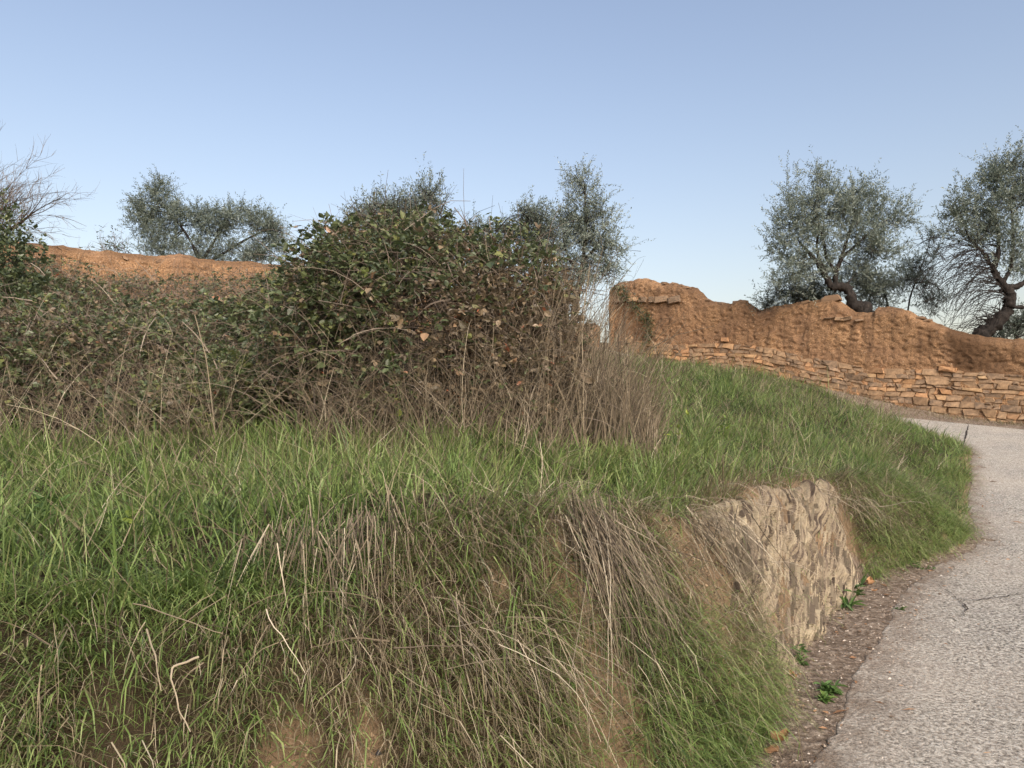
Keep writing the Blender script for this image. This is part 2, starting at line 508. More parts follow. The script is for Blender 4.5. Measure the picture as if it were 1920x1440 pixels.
def _tps(r2):
    return np.where(r2 > 1e-12, r2 * np.log(np.maximum(r2, 1e-12)), 0.0)
_d2 = ((ctrl[:, None, :2] - ctrl[None, :, :2]) ** 2).sum(-1)
_n = len(ctrl)
_A = np.zeros((_n + 3, _n + 3))
_A[:_n, :_n] = _tps(_d2) + np.eye(_n) * 0.15
_A[:_n, _n] = 1; _A[:_n, _n + 1:] = ctrl[:, :2]
_A[_n, :_n] = 1; _A[_n + 1:, :_n] = ctrl[:, :2].T
_w = np.linalg.solve(_A, np.concatenate([ctrl[:, 2], np.zeros(3)]))

def hill(x, y):
    x = np.asarray(x, float); y = np.asarray(y, float)
    h = _w[_n] + _w[_n + 1] * x + _w[_n + 2] * y
    for k in range(_n):
        h = h + _w[k] * _tps((x - ctrl[k, 0]) ** 2 + (y - ctrl[k, 1]) ** 2)
    r = np.hypot(x - 1, y - 10)
    far = np.clip(0.1 * y, -2, 4.4)
    m = sstep(r, 17, 30)
    return np.clip(h, -3, 6) * (1 - m) + far * m

_, FARC = sdist(FOOT[:, 0], FOOT[:, 1], FOOT_S)
BANK_W = np.array([2.5, 1.6, 1.0, .75, .60, .72, .72, .62, .42, .26, .34, .75, 1.1, 1.3, 1.2, 1.1, 1.1, 1.2, 1.3, 1.3, 1.3, 1.3])

def ground(x, y, detail=True):
    x = np.asarray(x, float); y = np.asarray(y, float)
    D, arc = sdist(x, y, FOOT_S)
    D = D + 0.10 * (fbm(x * 1.7, y * 1.7, 5, 3) - 0.5) * sstep(D, -1.5, 0.0)
    E, _ = sdist(x, y, RIGHT_S); E = -E
    w = np.interp(arc, FARC, BANK_W)
    zp = z_path(x, y)
    H = hill(x, y)
    if detail:
        H = H + (0.14 * (fbm(x * 0.9, y * 0.9, 3, 4) - 0.5) + 0.13 * (fbm(x * 2.6, y * 2.6, 13, 2) - 0.5) * (1 - sstep(y, 9, 13))) + 0.05 * (fbm(x * 5, y * 5, 8, 3) - 0.5)
    t = np.clip(D / w, 0, 1)
    f = 1 - (1 - t) ** 2.0
    f = 0.75 * f + 0.25 * sstep(t, 0, 1)
    f2 = sstep(E, 0.05, 1.3)
    ff = np.where(D > 0, f, np.where(E > 0, f2, 0.0))
    z = zp + (H - zp) * ff
    if detail:
        z = z + (0.07 * (fbm(x * 6, y * 6, 21, 3) - 0.5) + 0.22 * (fbm(x * 2.4 + 3, y * 2.4, 23, 2) - 0.5) * np.sin(math.pi * np.clip(t, 0, 1))) * np.where((D > 0) & (t < 1), 1.0, 0.0)
        z = z + 0.02 * (fbm(x * 9, y * 9, 31, 2) - 0.5) * sstep(-D, -0.1, 0.1) * 0.5
    z = z - (0.001 + 0.03 * sstep(-D, .55, .95)) * np.where((D < -0.02) & (E < 0.1), 1.0, 0.0)
    B, ba = sdist(x, y, WALL)
    terr = np.interp(x, [-30, -6, 3.3, 12.6, 30], [4.6, 4.7, 4.5, 3.0, 1.6])
    k = sstep(B, 0.2, 0.45)
    z = z * (1 - k) + np.maximum(z, terr) * k
    return z

def ground_info(x, y):
    D, arc = sdist(x, y, FOOT_S)
    E, _ = sdist(x, y, RIGHT_S)
    B, _ = sdist(x, y, WALL)
    return D, arc, -E, B, D / np.interp(arc, FARC, BANK_W)

def graded(lo, hi, step, far_lo, far_hi, cap_lo, cap_hi, g=1.10, cap=0.20):
    mid = np.arange(lo, hi, step)
    a = [lo]; s = step
    while a[-1] > far_lo:
        s = min(s * g, cap) if a[-1] > cap_lo else s * 1.25
        a.append(a[-1] - s)
    b = [mid[-1]]; s = step
    while b[-1] < far_hi:
        s = min(s * g, cap) if b[-1] < cap_hi else s * 1.25
        b.append(b[-1] + s)
    return np.concatenate([np.array(a[1:])[::-1], mid, np.array(b[1:])])

PATCHES = [  # bare or thin spots on the bank: pixel, depth, radius in metres
    (1072, 1120, 3.25, .15), (1150, 1390, 2.95, .18), (545, 1350, 2.3, .08), (925, 1085, 3.0, .05), (690, 1390, 2.45, .06)]
PATCH_XY = np.array([np.append(P(a_, b_, c_)[:2], r_) for a_, b_, c_, r_ in PATCHES])

_, ARC_ROCK0 = sdist(np.array([1.42]), np.array([4.05]), FOOT_S); ARC_ROCK0 = ARC_ROCK0[0]; ARC_DIRT0 = sdist(np.array([1.1]), np.array([3.45]), FOOT_S)[1][0]
_, ARC_ROCK1 = sdist(np.array([2.8]), np.array([6.2]), FOOT_S); ARC_ROCK1 = ARC_ROCK1[0]

gx = graded(-3.4, 5.2, 0.048, -320, 320, -14, 16)
gy = graded(1.3, 8.4, 0.048, -250, 420, 0, 27)
GX, GY = np.meshgrid(gx, gy)
GZ = ground(GX.ravel(), GY.ravel())
gD, garc, gE, gB, gT = ground_info(GX.ravel(), GY.ravel())
clay = np.where((gD > 0) & (gT < 1.05), 0.5, 0.0) * (0.02 + 0.28 * fbm(GX.ravel() * 2, GY.ravel() * 2, 77, 3))
for bx_, by_, br_ in [tuple(P(a_, b_, c_)[:2]) + (r_,) for a_, b_, c_, r_ in PATCHES]:
    clay = np.maximum(clay, 0.52 * (1 - sstep(np.hypot(GX.ravel() - bx_, GY.ravel() - by_), br_ * .7, br_ * 1.5)))
_ra = sstep(garc, ARC_DIRT0 - .1, ARC_DIRT0 + .2) * (1 - sstep(garc, ARC_ROCK1, ARC_ROCK1 + .3))
clay = np.maximum(clay, np.where((gD > -.05) & (gD < 0.6), .5, 0) * _ra)
dirt = np.where(gD <= 0.06, 1.0, 0.0)
side = np.where((gD <= 0) | (gE > 0), 1.0, 0.0) * np.where((gE > 0) & (gB < 0.2) & (GX.ravel() > 3), 0.75, 1.0)
tone = np.clip(np.maximum(np.maximum(clay, dirt * 0.95), side * 0.9), 0, 1)
tone = np.where(gB > 0.1, 0.1, tone)
a = Acc()
a.add(np.stack([GX.ravel(), GY.ravel(), GZ], 1), [quads_grid(len(gy), len(gx))], tone)
hillside = a.build('hillside', M_SOIL, smooth=True)
tag(hillside, kind='structure')

# ------------------------------------------------------------------ the concrete path
def path_mesh():
    n = 900
    _, LA = sdist(FOOT_S[:, 0], FOOT_S[:, 1], FOOT_S)
    _, RA = sdist(RIGHT_S[:, 0], RIGHT_S[:, 1], RIGHT_S)
    # paired stations along both edges
    sl = np.interp(np.linspace(0, 1, n), [0, .30, .42, .62, .8, 1], np.interp([0, 4, 9, 13, 17, 21], np.arange(len(FOOT)), FARC))
    fr = np.interp(np.arange(len(RIGHT)), np.arange(len(RIGHT)), sdist(RIGHT[:, 0], RIGHT[:, 1], RIGHT_S)[1])
    sr = np.interp(np.linspace(0, 1, n), [0, .30, .42, .62, .8, 1], np.interp([0, 2.1, 4.2, 6.3, 9.2, 13], np.arange(len(RIGHT)), fr))
    L = np.stack([np.interp(sl, LA, FOOT_S[:, 0]), np.interp(sl, LA, FOOT_S[:, 1])], 1)
    R = np.stack([np.interp(sr, RA, RIGHT_S[:, 0]), np.interp(sr, RA, RIGHT_S[:, 1])], 1)
    # the slab starts a little off the bank foot: a strip of dirt lies between
    off = np.interp(L[:, 1], [-20, 2, 3.2, 4.2, 5.6, 6.6, 7.6, 9, 12, 15, 30], [.26, .26, .28, .37, .43, .40, .14, .04, .05, .08, .1])
    d = unit(R - L)
    wob = 0.16 * (fbm(np.arange(n) * 0.06, np.zeros(n), 4, 5) - 0.5) + 0.06 * (fbm(np.arange(n) * 0.9, np.zeros(n), 14, 4) - 0.5)
    L = L + d * (off + wob)[:, None]
    R = R - d * 0.15
    m = 34
    t = np.linspace(0, 1, m) ** 2.2
    X = L[:, None, 0] * (1 - t) + R[:, None, 0] * t
    Y = L[:, None, 1] * (1 - t) + R[:, None, 1] * t
    Z = z_path(X, Y) + 0.012 * (fbm(X * 1.3, Y * 1.3, 9, 3) - 0.5) + 0.004
    Z[:, 0] -= 0.012; Z[:, -1] -= 0.05; Z[:, 1] -= .004
    a = Acc()
    wid = np.linalg.norm(R - L, axis=1)[:, None]
    a.add(np.stack([X, Y, Z], -1), [quads_grid(n, m)[:, ::-1]], (1 - sstep(t[None, :] * wid, .0, .42)).ravel())
    return a.build('path', M_CONC, smooth=True)
path = path_mesh()
tag(path, kind='structure')
def z_slab(x, y):
    return z_path(x, y) + 0.004

M_CRACK = tone_mat('crack_shadow', [(0, (0.035, 0.03, 0.026)), (1, (0.06, 0.05, 0.045))], 0.95, 0.05, 0)
def crack(pts, w):
    p = np.array(pts, float)
    p = np.stack([np.interp(np.linspace(0, len(p) - 1, len(p) * 6), np.arange(len(p)), p[:, k]) for k in (0, 1)], 1)
    p += rng.normal(0, 0.008, p.shape)
    d = unit(np.gradient(p, axis=0)); s = np.stack([-d[:, 1], d[:, 0]], 1)
    ww = w * (0.4 + rng.random(len(p)))[:, None] * np.sin(np.linspace(0.15, 3.0, len(p)))[:, None]
    z = z_slab(p[:, 0], p[:, 1])[:, None] + 0.009
    a = Acc()
    L = np.hstack([p - s * ww, z]); R = np.hstack([p + s * ww, z])
    v = np.empty((2 * len(p), 3)); v[0::2] = L; v[1::2] = R
    a.add(v, [quads_grid(len(p), 2)], rng.random())
    return a.build('crack', M_CRACK, path)
def on_path(px, py):
    Y = 5.0
    for _ in range(60):
        p = P(px, py, Y)
        err = p[2] - z_path(p[0], p[1])
        Y += err * 2.2
        Y = max(1.5, min(Y, 40))
    return P(px, py, Y)[:2]
crack([on_path(*q) for q in ((1752, 1095), (1795, 1125), (1830, 1128), (1890, 1120), (1925, 1112))], 0.006)
crack([on_path(*q) for q in ((1797, 1125), (1812, 1140), (1808, 1156))], 0.006)
crack([on_path(*q) for q in ((1816, 797), (1812, 812), (1806, 838))], 0.016)

# ------------------------------------------------------------------ the ruined walls
WA = np.array([3.33, 26.0]); WB = np.array([12.6, 18.4])
WD = (WB - WA) / np.linalg.norm(WB - WA)           # along the wall, away from its broken end
WN = np.array([WD[1], -WD[0]])                     # outward normal, towards the path
if WN[1] > 0: WN = -WN

def on_wall(px, py, A=WA, Dv=WD):
    """s along a wall and height z where the pixel's ray meets the wall's face."""
    u = (px - 960) / FPX; v = (720 - py) / FPX
    r = np.array([u, CT - v * ST, ST + v * CT])
    M = np.array([[r[0], -Dv[0]], [r[1], -Dv[1]]])
    k, s = np.linalg.solve(M, A - CAM[:2])
    return s, CAM[2] + k * r[2]

def profile(points, A, Dv):
    q = np.array([on_wall(px, py, A, Dv) for px, py in points])
    o = np.argsort(q[:, 0])
    return q[o, 0], q[o, 1]

def wall_body(A, Dv, Nv, top, interface, s0, s1, z0fun, thick, weather, seed, step=0.038, rough=0.055):
    """Cross-sections along the wall: front face, rounded eroded top, back face."""
    S = np.arange(s0, s1 + step, step)
    ztop = np.interp(S, *top) + 0.07 * (fbm(S * 3.0, S * 0, seed, 4) - 0.5) + 0.035 * (vnoise(S * 11, S * 0, seed + 3) - 0.5)
    zi = np.interp(S, *interface)
    zb = z0fun(S)
    nf = 88
    tf = np.linspace(0, 1, nf)
    Zf = zb[:, None] + (ztop - zb)[:, None] * tf[None, :]
    SS = np.broadcast_to(S[:, None], Zf.shape)
    off = rough * 2 * (fbm(SS * 1.2, Zf * 1.2, seed + 5, 5) - 0.5) + 0.050 * (fbm(SS * 14, Zf * 15, seed + 9, 3) - 0.5)
    pit = fbm(SS * 9.0, Zf * 17, seed + 15, 2)
    off = off - 0.032 * sstep(pit, 0.60, 0.72) - 0.028 * sstep(fbm(SS * 3.3, Zf * .8, seed + 25, 4), .62, .75)
    below = sstep(zi[:, None] - Zf, -0.06, 0.08)
    off = off * (1 - .8 * below) - 0.010 * below       # recessed behind the stones
    rim = np.clip((ztop[:, None] - Zf) / 0.22, 0, 1)
    off = off - (1 - np.sqrt(1 - (1 - rim) ** 2)) * thick * 0.42
    ntop = 6
    tt = np.linspace(0, 1, ntop + 2)[1:-1]
    offT = off[:, -1:] + (-thick - off[:, -1:] + 0.12) * tt[None, :]
    ZT = ztop[:, None] + 0.07 * np.sin(tt * math.pi)[None, :] + 0.05 * (fbm(np.broadcast_to(S[:, None], offT.shape) * 8, offT * 8, seed + 2, 3) - 0.5)
    tb = np.linspace(1, 0, 5)
    Zb = zb[:, None] + (ztop - zb - 0.05)[:, None] * tb[None, :]
    offB = np.full(Zb.shape, -thick)
    O = np.hstack([off, offT, offB]); Z = np.hstack([Zf, ZT, Zb])
    X = A[0] + Dv[0] * S[:, None] + Nv[0] * O
    Y = A[1] + Dv[1] * S[:, None] + Nv[1] * O
    # the broken ends waver in and out with height
    e0 = np.exp(-(S - S[0]) / 0.10)[:, None] * 0.16 * (fbm(Z * 3, Z * 0 + seed, seed + 31, 4) - 0.5)
    X += Dv[0] * e0; Y += Dv[1] * e0
    K = O.shape[1]
    v = np.stack([X, Y, Z], -1).reshape(-1, 3)
    q = quads_grid(len(S), K)
    i = np.arange(len(S) - 1) * K
    q = np.vstack([q, np.stack([i + K - 1, i, i + K, i + 2 * K - 1], 1)])
    caps = []
    for r in (0, len(S) - 1):
        b = r * K
        for j in range(K // 2 - 1):
            caps.append([b + j, b + j + 1, b + K - 2 - j, b + K - 1 - j])
    wt = weather(SS, Zf, ztop[:, None])
    tn = np.hstack([wt, np.repeat(wt[:, -1:], ntop, 1), np.repeat(wt[:, -1:], 5, 1)])
    a = Acc()
    a.add(v, [q, np.array(caps)], tn.ravel())
    return a, S, ztop

TOP = [(1143, 540), (1150, 531), (1163, 528), (1178, 527), (1190, 523), (1208, 525), (1230, 531), (1255, 531), (1280, 537), (1298, 540), (1308, 548), (1318, 560), (1330, 567), (1345, 570), (1360, 572),
       (1370, 566), (1380, 563), (1393, 566), (1402, 574), (1416, 582), (1428, 582), (1442, 578), (1470, 572), (1500, 567), (1530, 563), (1560, 561), (1580, 573), (1600, 587), (1632, 588),
       (1642, 577), (1680, 579), (1705, 586), (1725, 597), (1750, 607), (1780, 619), (1810, 627), (1840, 632), (1870, 635), (1920, 640), (2050, 668), (2300, 700)]
IFACE = [(1140, 640), (1177, 637), (1271, 646), (1356, 643), (1430, 650), (1506, 668), (1634, 689), (1741, 692), (1912, 702), (2300, 735)]
BOTTOM = [(1140, 645), (1164, 650), (1314, 686), (1442, 702), (1527, 720), (1613, 742), (1741, 766), (1912, 796), (2300, 850)]
topR = profile(TOP, WA, WD); ifR = profile(IFACE, WA, WD); boR = profile(BOTTOM, WA, WD)
SR1 = 17.5
def base_right(S):
    x = WA[0] + WD[0] * S; y = WA[1] + WD[1] * S
    return ground(x + WN[0] * 0.1, y + WN[1] * 0.1) - 0.35
def weather_right(S, Z, zt):
    depth = zt - Z
    n = fbm(S * 1.6, Z * 0.7, 91, 4)
    cap = (1 - sstep(depth, 0.02, 0.28)) * 0.55 * sstep(n, 0.3, 0.6)
    sd = on_wall(1795, 700)[0]
    patch = np.exp(-((S - sd) / 1.15) ** 2) * sstep(n + 0.10 * (0.9 - depth), 0.22, 0.46) * (1 - sstep(depth, 0.75, 1.25))
    s2 = on_wall(1890, 700)[0]
    patch2 = 0.75 * np.exp(-((S - s2 - 1.0) / 1.6) ** 2) * sstep(n, 0.40, 0.55) * (1 - sstep(depth, 0.3, 0.8))
    pale = 0
    return np.clip(np.maximum(np.maximum(cap, patch), patch2), 0, 0.95)
wall_r = thing('ruined_wall', 'orange mud wall on a rubble stone base beside the concrete path', 'wall', (WA[0], WA[1], 4.0))
acc, _, _ = wall_body(WA, WD, WN, topR, ifR, -0.02, SR1, base_right, 0.55, weather_right, 40)
acc.build('mud_face', M_EARTH, wall_r, smooth=True)

# rubble stones: a dozen shapes shared by all
def stone_variant(k):
    r = np.random.default_rng(100 + k)
    m = int(r.integers(4, 8))
    if r.random() < .45:
        m = 4
        base_a = np.array([.7, 2.44, 3.84, 5.58])
        ang = np.sort(base_a + r.uniform(-.16, .16, 4))
        rr = np.full(4, .68) * r.uniform(.84, 1.06, 4)
    else:
        ang = np.sort((np.arange(m) + r.uniform(-0.36, 0.36, m)) * 2 * math.pi / m + r.uniform(0, 6))
        c, s_ = np.cos(ang), np.sin(ang)
        rr = 0.53 * (np.abs(c) ** 4 + np.abs(s_) ** 4) ** (-1 / 4) * r.uniform(0.82, 1.06, m)
    c, s_ = np.cos(ang), np.sin(ang)
    x, z = rr * c, rr * s_
    y1 = r.uniform(-0.05, 0.05, m)
    ringb = np.stack([x, np.full(m, 0.9), z], 1)
    ringf = np.stack([x, 0.06 + y1, z], 1)
    k2 = r.uniform(0.80, 0.95, (m, 1))
    ringt = np.stack([x, np.full(m, -0.02) + r.uniform(-0.09, 0.09, m), z], 1) * np.hstack([k2, np.ones((m, 1)), k2])
    cen = np.array([[r.uniform(-.1, .1), -0.04 + r.uniform(-0.08, 0.08), r.uniform(-.1, .1)]])
    v = np.vstack([ringb, ringf, ringt, cen])
    j = np.arange(m); jn = (j + 1) % m
    q = np.vstack([np.stack([j, jn, m + jn, m + j], 1), np.stack([m + j, m + jn, 2 * m + jn, 2 * m + j], 1)])
    t = np.stack([2 * m + j, 2 * m + jn, np.full(m, 3 * m)], 1)
    me = make_mesh('stone', v, [q, t])
    me.materials.append(M_STONE)
    return me
STONES = [stone_variant(k) for k in range(28)]
DULL = []
for me_ in STONES:
    m2_ = me_.copy(); m2_.materials[0] = M_MUDSTONE; DULL.append(m2_)

def put_stone(parent, A, Dv, Nv, s, z, wid, hei, proud, tilt=0.0, name='stone', depth=0.25, dull=False):
    o = bpy.data.objects.new(name, (DULL if dull else STONES)[rng.integers(len(STONES))])
    C.objects.link(o)
    o.parent = parent
    base = np.array(parent.location)
    pos = np.array([A[0] + Dv[0] * s + Nv[0] * proud, A[1] + Dv[1] * s + Nv[1] * proud, z]) - base
    R = Matrix(((Dv[0], -Nv[0], 0), (Dv[1], -Nv[1], 0), (0, 0, 1))).to_4x4()
    yaw = rng.normal(0, 0.08)
    M = Matrix.Translation(Vector(pos)) @ R @ Matrix.Rotation(tilt, 4, 'Y') @ Matrix.Rotation(yaw, 4, 'Z') @ Matrix.Rotation(rng.normal(0, .08), 4, 'X') @ Matrix.Diagonal((wid * rng.choice([-1, 1]), depth, hei, 1))
    o.matrix_basis = M
    return o

s_end = on_wall(1975, 720)[0]

def lay_stones():
    """Rubble in rough courses: each stone an uneven four- to six-sided block fitted to its neighbours."""
    order = []
    drop = 0.0; row = 0
    while drop < 1.9:
        hc = float(rng.choice([rng.uniform(.05, .08), rng.uniform(.09, .14), rng.uniform(.15, .23)], p=[.25, .35, .40]))
        jag = lambda q, r_: .05 * (fbm(q * 2.3, q * 0 + r_ * 7.3, 700 + r_, 3) - .5) * 2 * min(1, r_)
        sg = rng.uniform(-.2, .1); tl = 0.0
        while sg < s_end + .2:
            wd = float(np.clip(rng.lognormal(math.log(.10 + 1.0 * hc), .50), .08, .62))
            tr_ = rng.normal(0, .045)
            x0, x1 = sg, sg + wd
            def quad(a0, a1):
                """A stone between two heights of this course."""
                t0 = drop + hc * a0 + (jag(x0, row) if a0 == 0 else 0); t1 = drop + hc * a0 + (jag(x1, row) if a0 == 0 else 0)
                b0 = drop + hc * a1 + (jag(x0, row + 1) if a1 == 1 else 0); b1 = drop + hc * a1 + (jag(x1, row + 1) if a1 == 1 else 0)
                lt = lambda a_: x0 + tl * (a_ - .5); rt = lambda a_: x1 + tr_ * (a_ - .5)
                pts = [(lt(a0), t0)]
                if rng.random() < .4: pts.append(((x0 + x1) / 2 + rng.normal(0, .2) * wd, (t0 + t1) / 2 - rng.uniform(-.012, .03)))
                pts += [(rt(a0), t1), (rt(a1), b1)]
                if rng.random() < .3: pts.append(((x0 + x1) / 2 + rng.normal(0, .2) * wd, (b0 + b1) / 2 + rng.uniform(-.015, .015)))
                pts.append((lt(a1), b0))
                poly = np.array(pts)
                c0 = poly.mean(0)
                gap = rng.uniform(.003, .012)
                half = np.array([wd, hc * (a1 - a0)]) / 2
                poly = c0 + (poly - c0) * (1 - gap / half) + rng.uniform(-1, 1, poly.shape) * np.array([.032, .020])
                if rng.random() < .5:                     # one corner broken off
                    k_ = rng.integers(len(poly)); poly[k_] = c0 + (poly[k_] - c0) * rng.uniform(.62, .9)
                zi = np.interp(c0[0], *ifR); zb = np.interp(c0[0], *boR)
                if c0[0] < .1 or c0[0] > s_end or zi - c0[1] < zb - .10: return
                order.append((c0, poly))
            if hc > .15 and wd < .34 and rng.random() < .55:
                k_ = rng.uniform(.3, .7); quad(0, k_); quad(k_, 1)
            elif rng.random() > .03:
                quad(0, 1)
            sg += wd; tl = tr_
        drop += hc; row += 1
    order.sort(key=lambda q: -float(np.ptp(q[1][:, 0]) * np.ptp(q[1][:, 1])))
    rest = Acc()
    for n_, (sc, poly) in enumerate(order):
        c0 = poly.mean(0); m = len(poly)
        loc = poly - c0
        zz = lambda p: np.interp(p[:, 0], *ifR) - p[:, 1]
        zc = float(zz(c0[None])[0])
        lz = zz(poly) - zc
        x = loc[:, 0]
        pr = rng.uniform(-.015, .028)
        tilt = rng.normal(0, .11, 2)
        f_ = lambda k, d: np.stack([x * k, d - pr + tilt[0] * x * k + tilt[1] * lz * k, lz * k], 1)
        k2 = rng.uniform(.955, .985, m)
        ringb = f_(np.ones(m), np.full(m, .22)); ringf = f_(np.ones(m), rng.uniform(.0, .006, m)); ringt = f_(k2, np.full(m, -.008))
        cx_, cz_ = rng.uniform(-.02, .02), rng.uniform(-.01, .01)
        cen = np.array([[cx_, -.008 - pr + tilt[0] * cx_ + tilt[1] * cz_ - rng.choice([0, 0, .006]), cz_]])
        v = np.vstack([ringb, ringf, ringt, cen])
        j = np.arange(m); jn = (j + 1) % m
        qd = np.vstack([np.stack([j, jn, m + jn, m + j], 1), np.stack([m + j, m + jn, 2 * m + jn, 2 * m + j], 1)])
        tr = np.stack([2 * m + j, 2 * m + jn, np.full(m, 3 * m)], 1)
        w0 = WA + WD * c0[0]
        if n_ >= 260:
            wv = np.stack([w0[0] + v[:, 0] * WD[0] - v[:, 1] * WN[0], w0[1] + v[:, 0] * WD[1] - v[:, 1] * WN[1], zc + v[:, 2]], 1)
            rest.add(wv, [qd, tr], 0)
            continue
        me = make_mesh('stone', v, [qd, tr]); me.materials.append(M_STONE)
        o = bpy.data.objects.new('stone', me); C.objects.link(o); o.parent = wall_r
        b = np.array(wall_r.location)
        o.matrix_basis = Matrix(((WD[0], -WN[0], 0, w0[0] - b[0]), (WD[1], -WN[1], 0, w0[1] - b[1]), (0, 0, 1, zc - b[2]), (0, 0, 0, 1)))
    if rest.n:
        tag(rest.build('small_stones', M_STONE, wall_r), kind='stuff')
    return len(order)
print('stones', lay_stones())
# the short course of stones bedded high in the mud near the broken end, and loose ones
for (px, w, h) in ((1163, .34, .20), (1187, .30, .19), (1206, .30, .2), (1223, .20, .21), (1241, .42, .24), (1265, .40, .26)):
    s, z = on_wall(px, 562)
    put_stone(wall_r, WA, WD, WN, s, z, w, h, 0.10, rng.normal(0, .06))
for (px, py, w, h) in ((1574, 598, .22, .12), (1586, 598, .30, .11), (1556, 597, .34, .05), (1611, 601, .24, .06), (1181, 636, .28, .28), (1777, 692, .40, .15), (1360, 637, .22, .15)):
    s, z = on_wall(px, py)
    put_stone(wall_r, WA, WD, WN, s, z, w, h, 0.07, rng.normal(0, .1))
for (px, py, w, h) in ((1553, 560, .56, .22), (1506, 566, .26, .1), (1240, 530, .22, .12), (1255, 533, .2, .08), (1283, 538, .16, .09), (1347, 569, .18, .12), (1383, 566, .4, .16), (1720, 596, .3, .1), (1733, 601, .24, .09), (1270, 537, .12, .08), (1322, 562, .14, .08)):
    s, z = on_wall(px, py)
    put_stone(wall_r, WA, WD, WN, s, z, w, h, -0.12, rng.normal(0, .12), depth=.3, dull=True)

# wall behind the brambles, its far end fallen to a stub
LA_, LB_ = np.array([-14.0, 15.2]), np.array([2.95, 25.9])
LD = (LB_ - LA_) / np.linalg.norm(LB_ - LA_)
LN = np.array([LD[1], -LD[0]])
TOPL = [(-400, 425), (-100, 445), (60, 456), (130, 463), (170, 470), (225, 473), (300, 481), (345, 477), (400, 488), (480, 493), (560, 501), (700, 520), (850, 545), (980, 575), (1060, 606), (1100, 609), (1140, 607)]
topL = profile(TOPL, LA_, LD)
ifL = (np.array([-50, 50.]), np.array([-9, -9.]))
def base_left(S):
    x = LA_[0] + LD[0] * S; y = LA_[1] + LD[1] * S
    return ground(x + LN[0] * 0.1, y + LN[1] * 0.1) - 0.3
def weather_left(S, Z, zt):
    n = fbm(S * 1.8, Z * 1.1, 191, 4)
    return np.clip((1 - sstep(zt - Z, 0.02, 0.22)) * 0.6 * sstep(n, .3, .6), 0, .9)
wall_l = thing('ruined_wall', 'long orange mud wall mostly hidden behind the brambles', 'wall', (LA_[0], LA_[1], 3.5))
acc, _, _ = wall_body(LA_, LD, LN, topL, ifL, -6.0, np.linalg.norm(LB_ - LA_), base_left, 0.5, weather_left, 140, step=0.11, rough=.07)
acc.build('mud_face', M_EARTH, wall_l, smooth=True)
for (px, py, w, h) in ((148, 476, .3, .14), (162, 490, .25, .16), (60, 458, .5, .12), (235, 478, .2, .12), (120, 462, .34, .08), (300, 484, .2, .1)):
    s, z = on_wall(px, py, LA_, LD)
    put_stone(wall_l, LA_, LD, LN, s, z - .06, w * .8, h * .8, -0.03, rng.normal(0, .2), dull=True)

# ------------------------------------------------------------------ the slate outcrop in the bank
def normal_at(x, y, e=0.05):
    gx_ = (ground(x + e, y, False) - ground(x - e, y, False)) / (2 * e)
    gy_ = (ground(x, y + e, False) - ground(x, y - e, False)) / (2 * e)
    n = np.stack([-gx_, -gy_, np.ones_like(gx_)], -1)
    return unit(n)

def slab_variant(k):
    r = np.random.default_rng(300 + k)
    m = 7
    z = np.linspace(-0.5, 0.5, 4)
    wl = -0.5 * r.uniform(.45, 1.1, 4) * np.array([.3, .9, 1, .35])
    wr = 0.5 * r.uniform(.6, 1.1, 4) * np.array([.35, 1, .85, .3])
    out = np.vstack([np.stack([wl, z + r.uniform(-.05, .05, 4)], 1), np.stack([wr, z + r.uniform(-.05, .05, 4)], 1)[::-1]])
    m = 8
    yf = r.uniform(-.12, .12, m)
    back = np.stack([out[:, 0], np.full(m, 0.9), out[:, 1]], 1)
    front = np.stack([out[:, 0] * .8, -0.1 + yf, out[:, 1] * .96], 1)
    v = np.vstack([back, front])
    j = np.arange(m); jn = (j + 1) % m
    q = np.stack([j, m + j, m + jn, jn], 1)
    strips = np.array([[m + i, m + i + 1, m + 6 - i, m + 7 - i] for i in range(3)])
    me = make_mesh('slab', v, [q[:, ::-1], strips])
    me.materials.append(M_SLATE)
    return me
SLABS = [slab_variant(k) for k in range(10)]
arc_a = sdist(np.array([1.52]), np.array([4.2]), FOOT_S)[1][0]
arc_b = sdist(np.array([2.72]), np.array([6.08]), FOOT_S)[1][0]
_, FA = sdist(FOOT_S[:, 0], FOOT_S[:, 1], FOOT_S)
rock_root = thing('rock_outcrop', 'pale weathered slate with upright layers showing in the cut bank', 'rock', (2.2, 5.5, 0.25))
M_ROCKFACE = None
def rock_face_mat():
    m, nt = new_mat('slate_face')
    a = N_(nt, 'ShaderNodeAttribute', attribute_name='tone')
    n = noise(nt, 60, 5, .7, mapping(nt))
    t = mixc(nt, .22, a.outputs['Fac'], n)
    finish(nt, ramp(nt, [(.22, (.060, .046, .036)), (.34, (.115, .090, .068)), (.46, (.195, .158, .112)), (.60, (.27, .225, .155)), (.80, (.36, .31, .21))], t), .9, .15, n, .012, .8)
    return m
M_ROCKFACE = rock_face_mat()
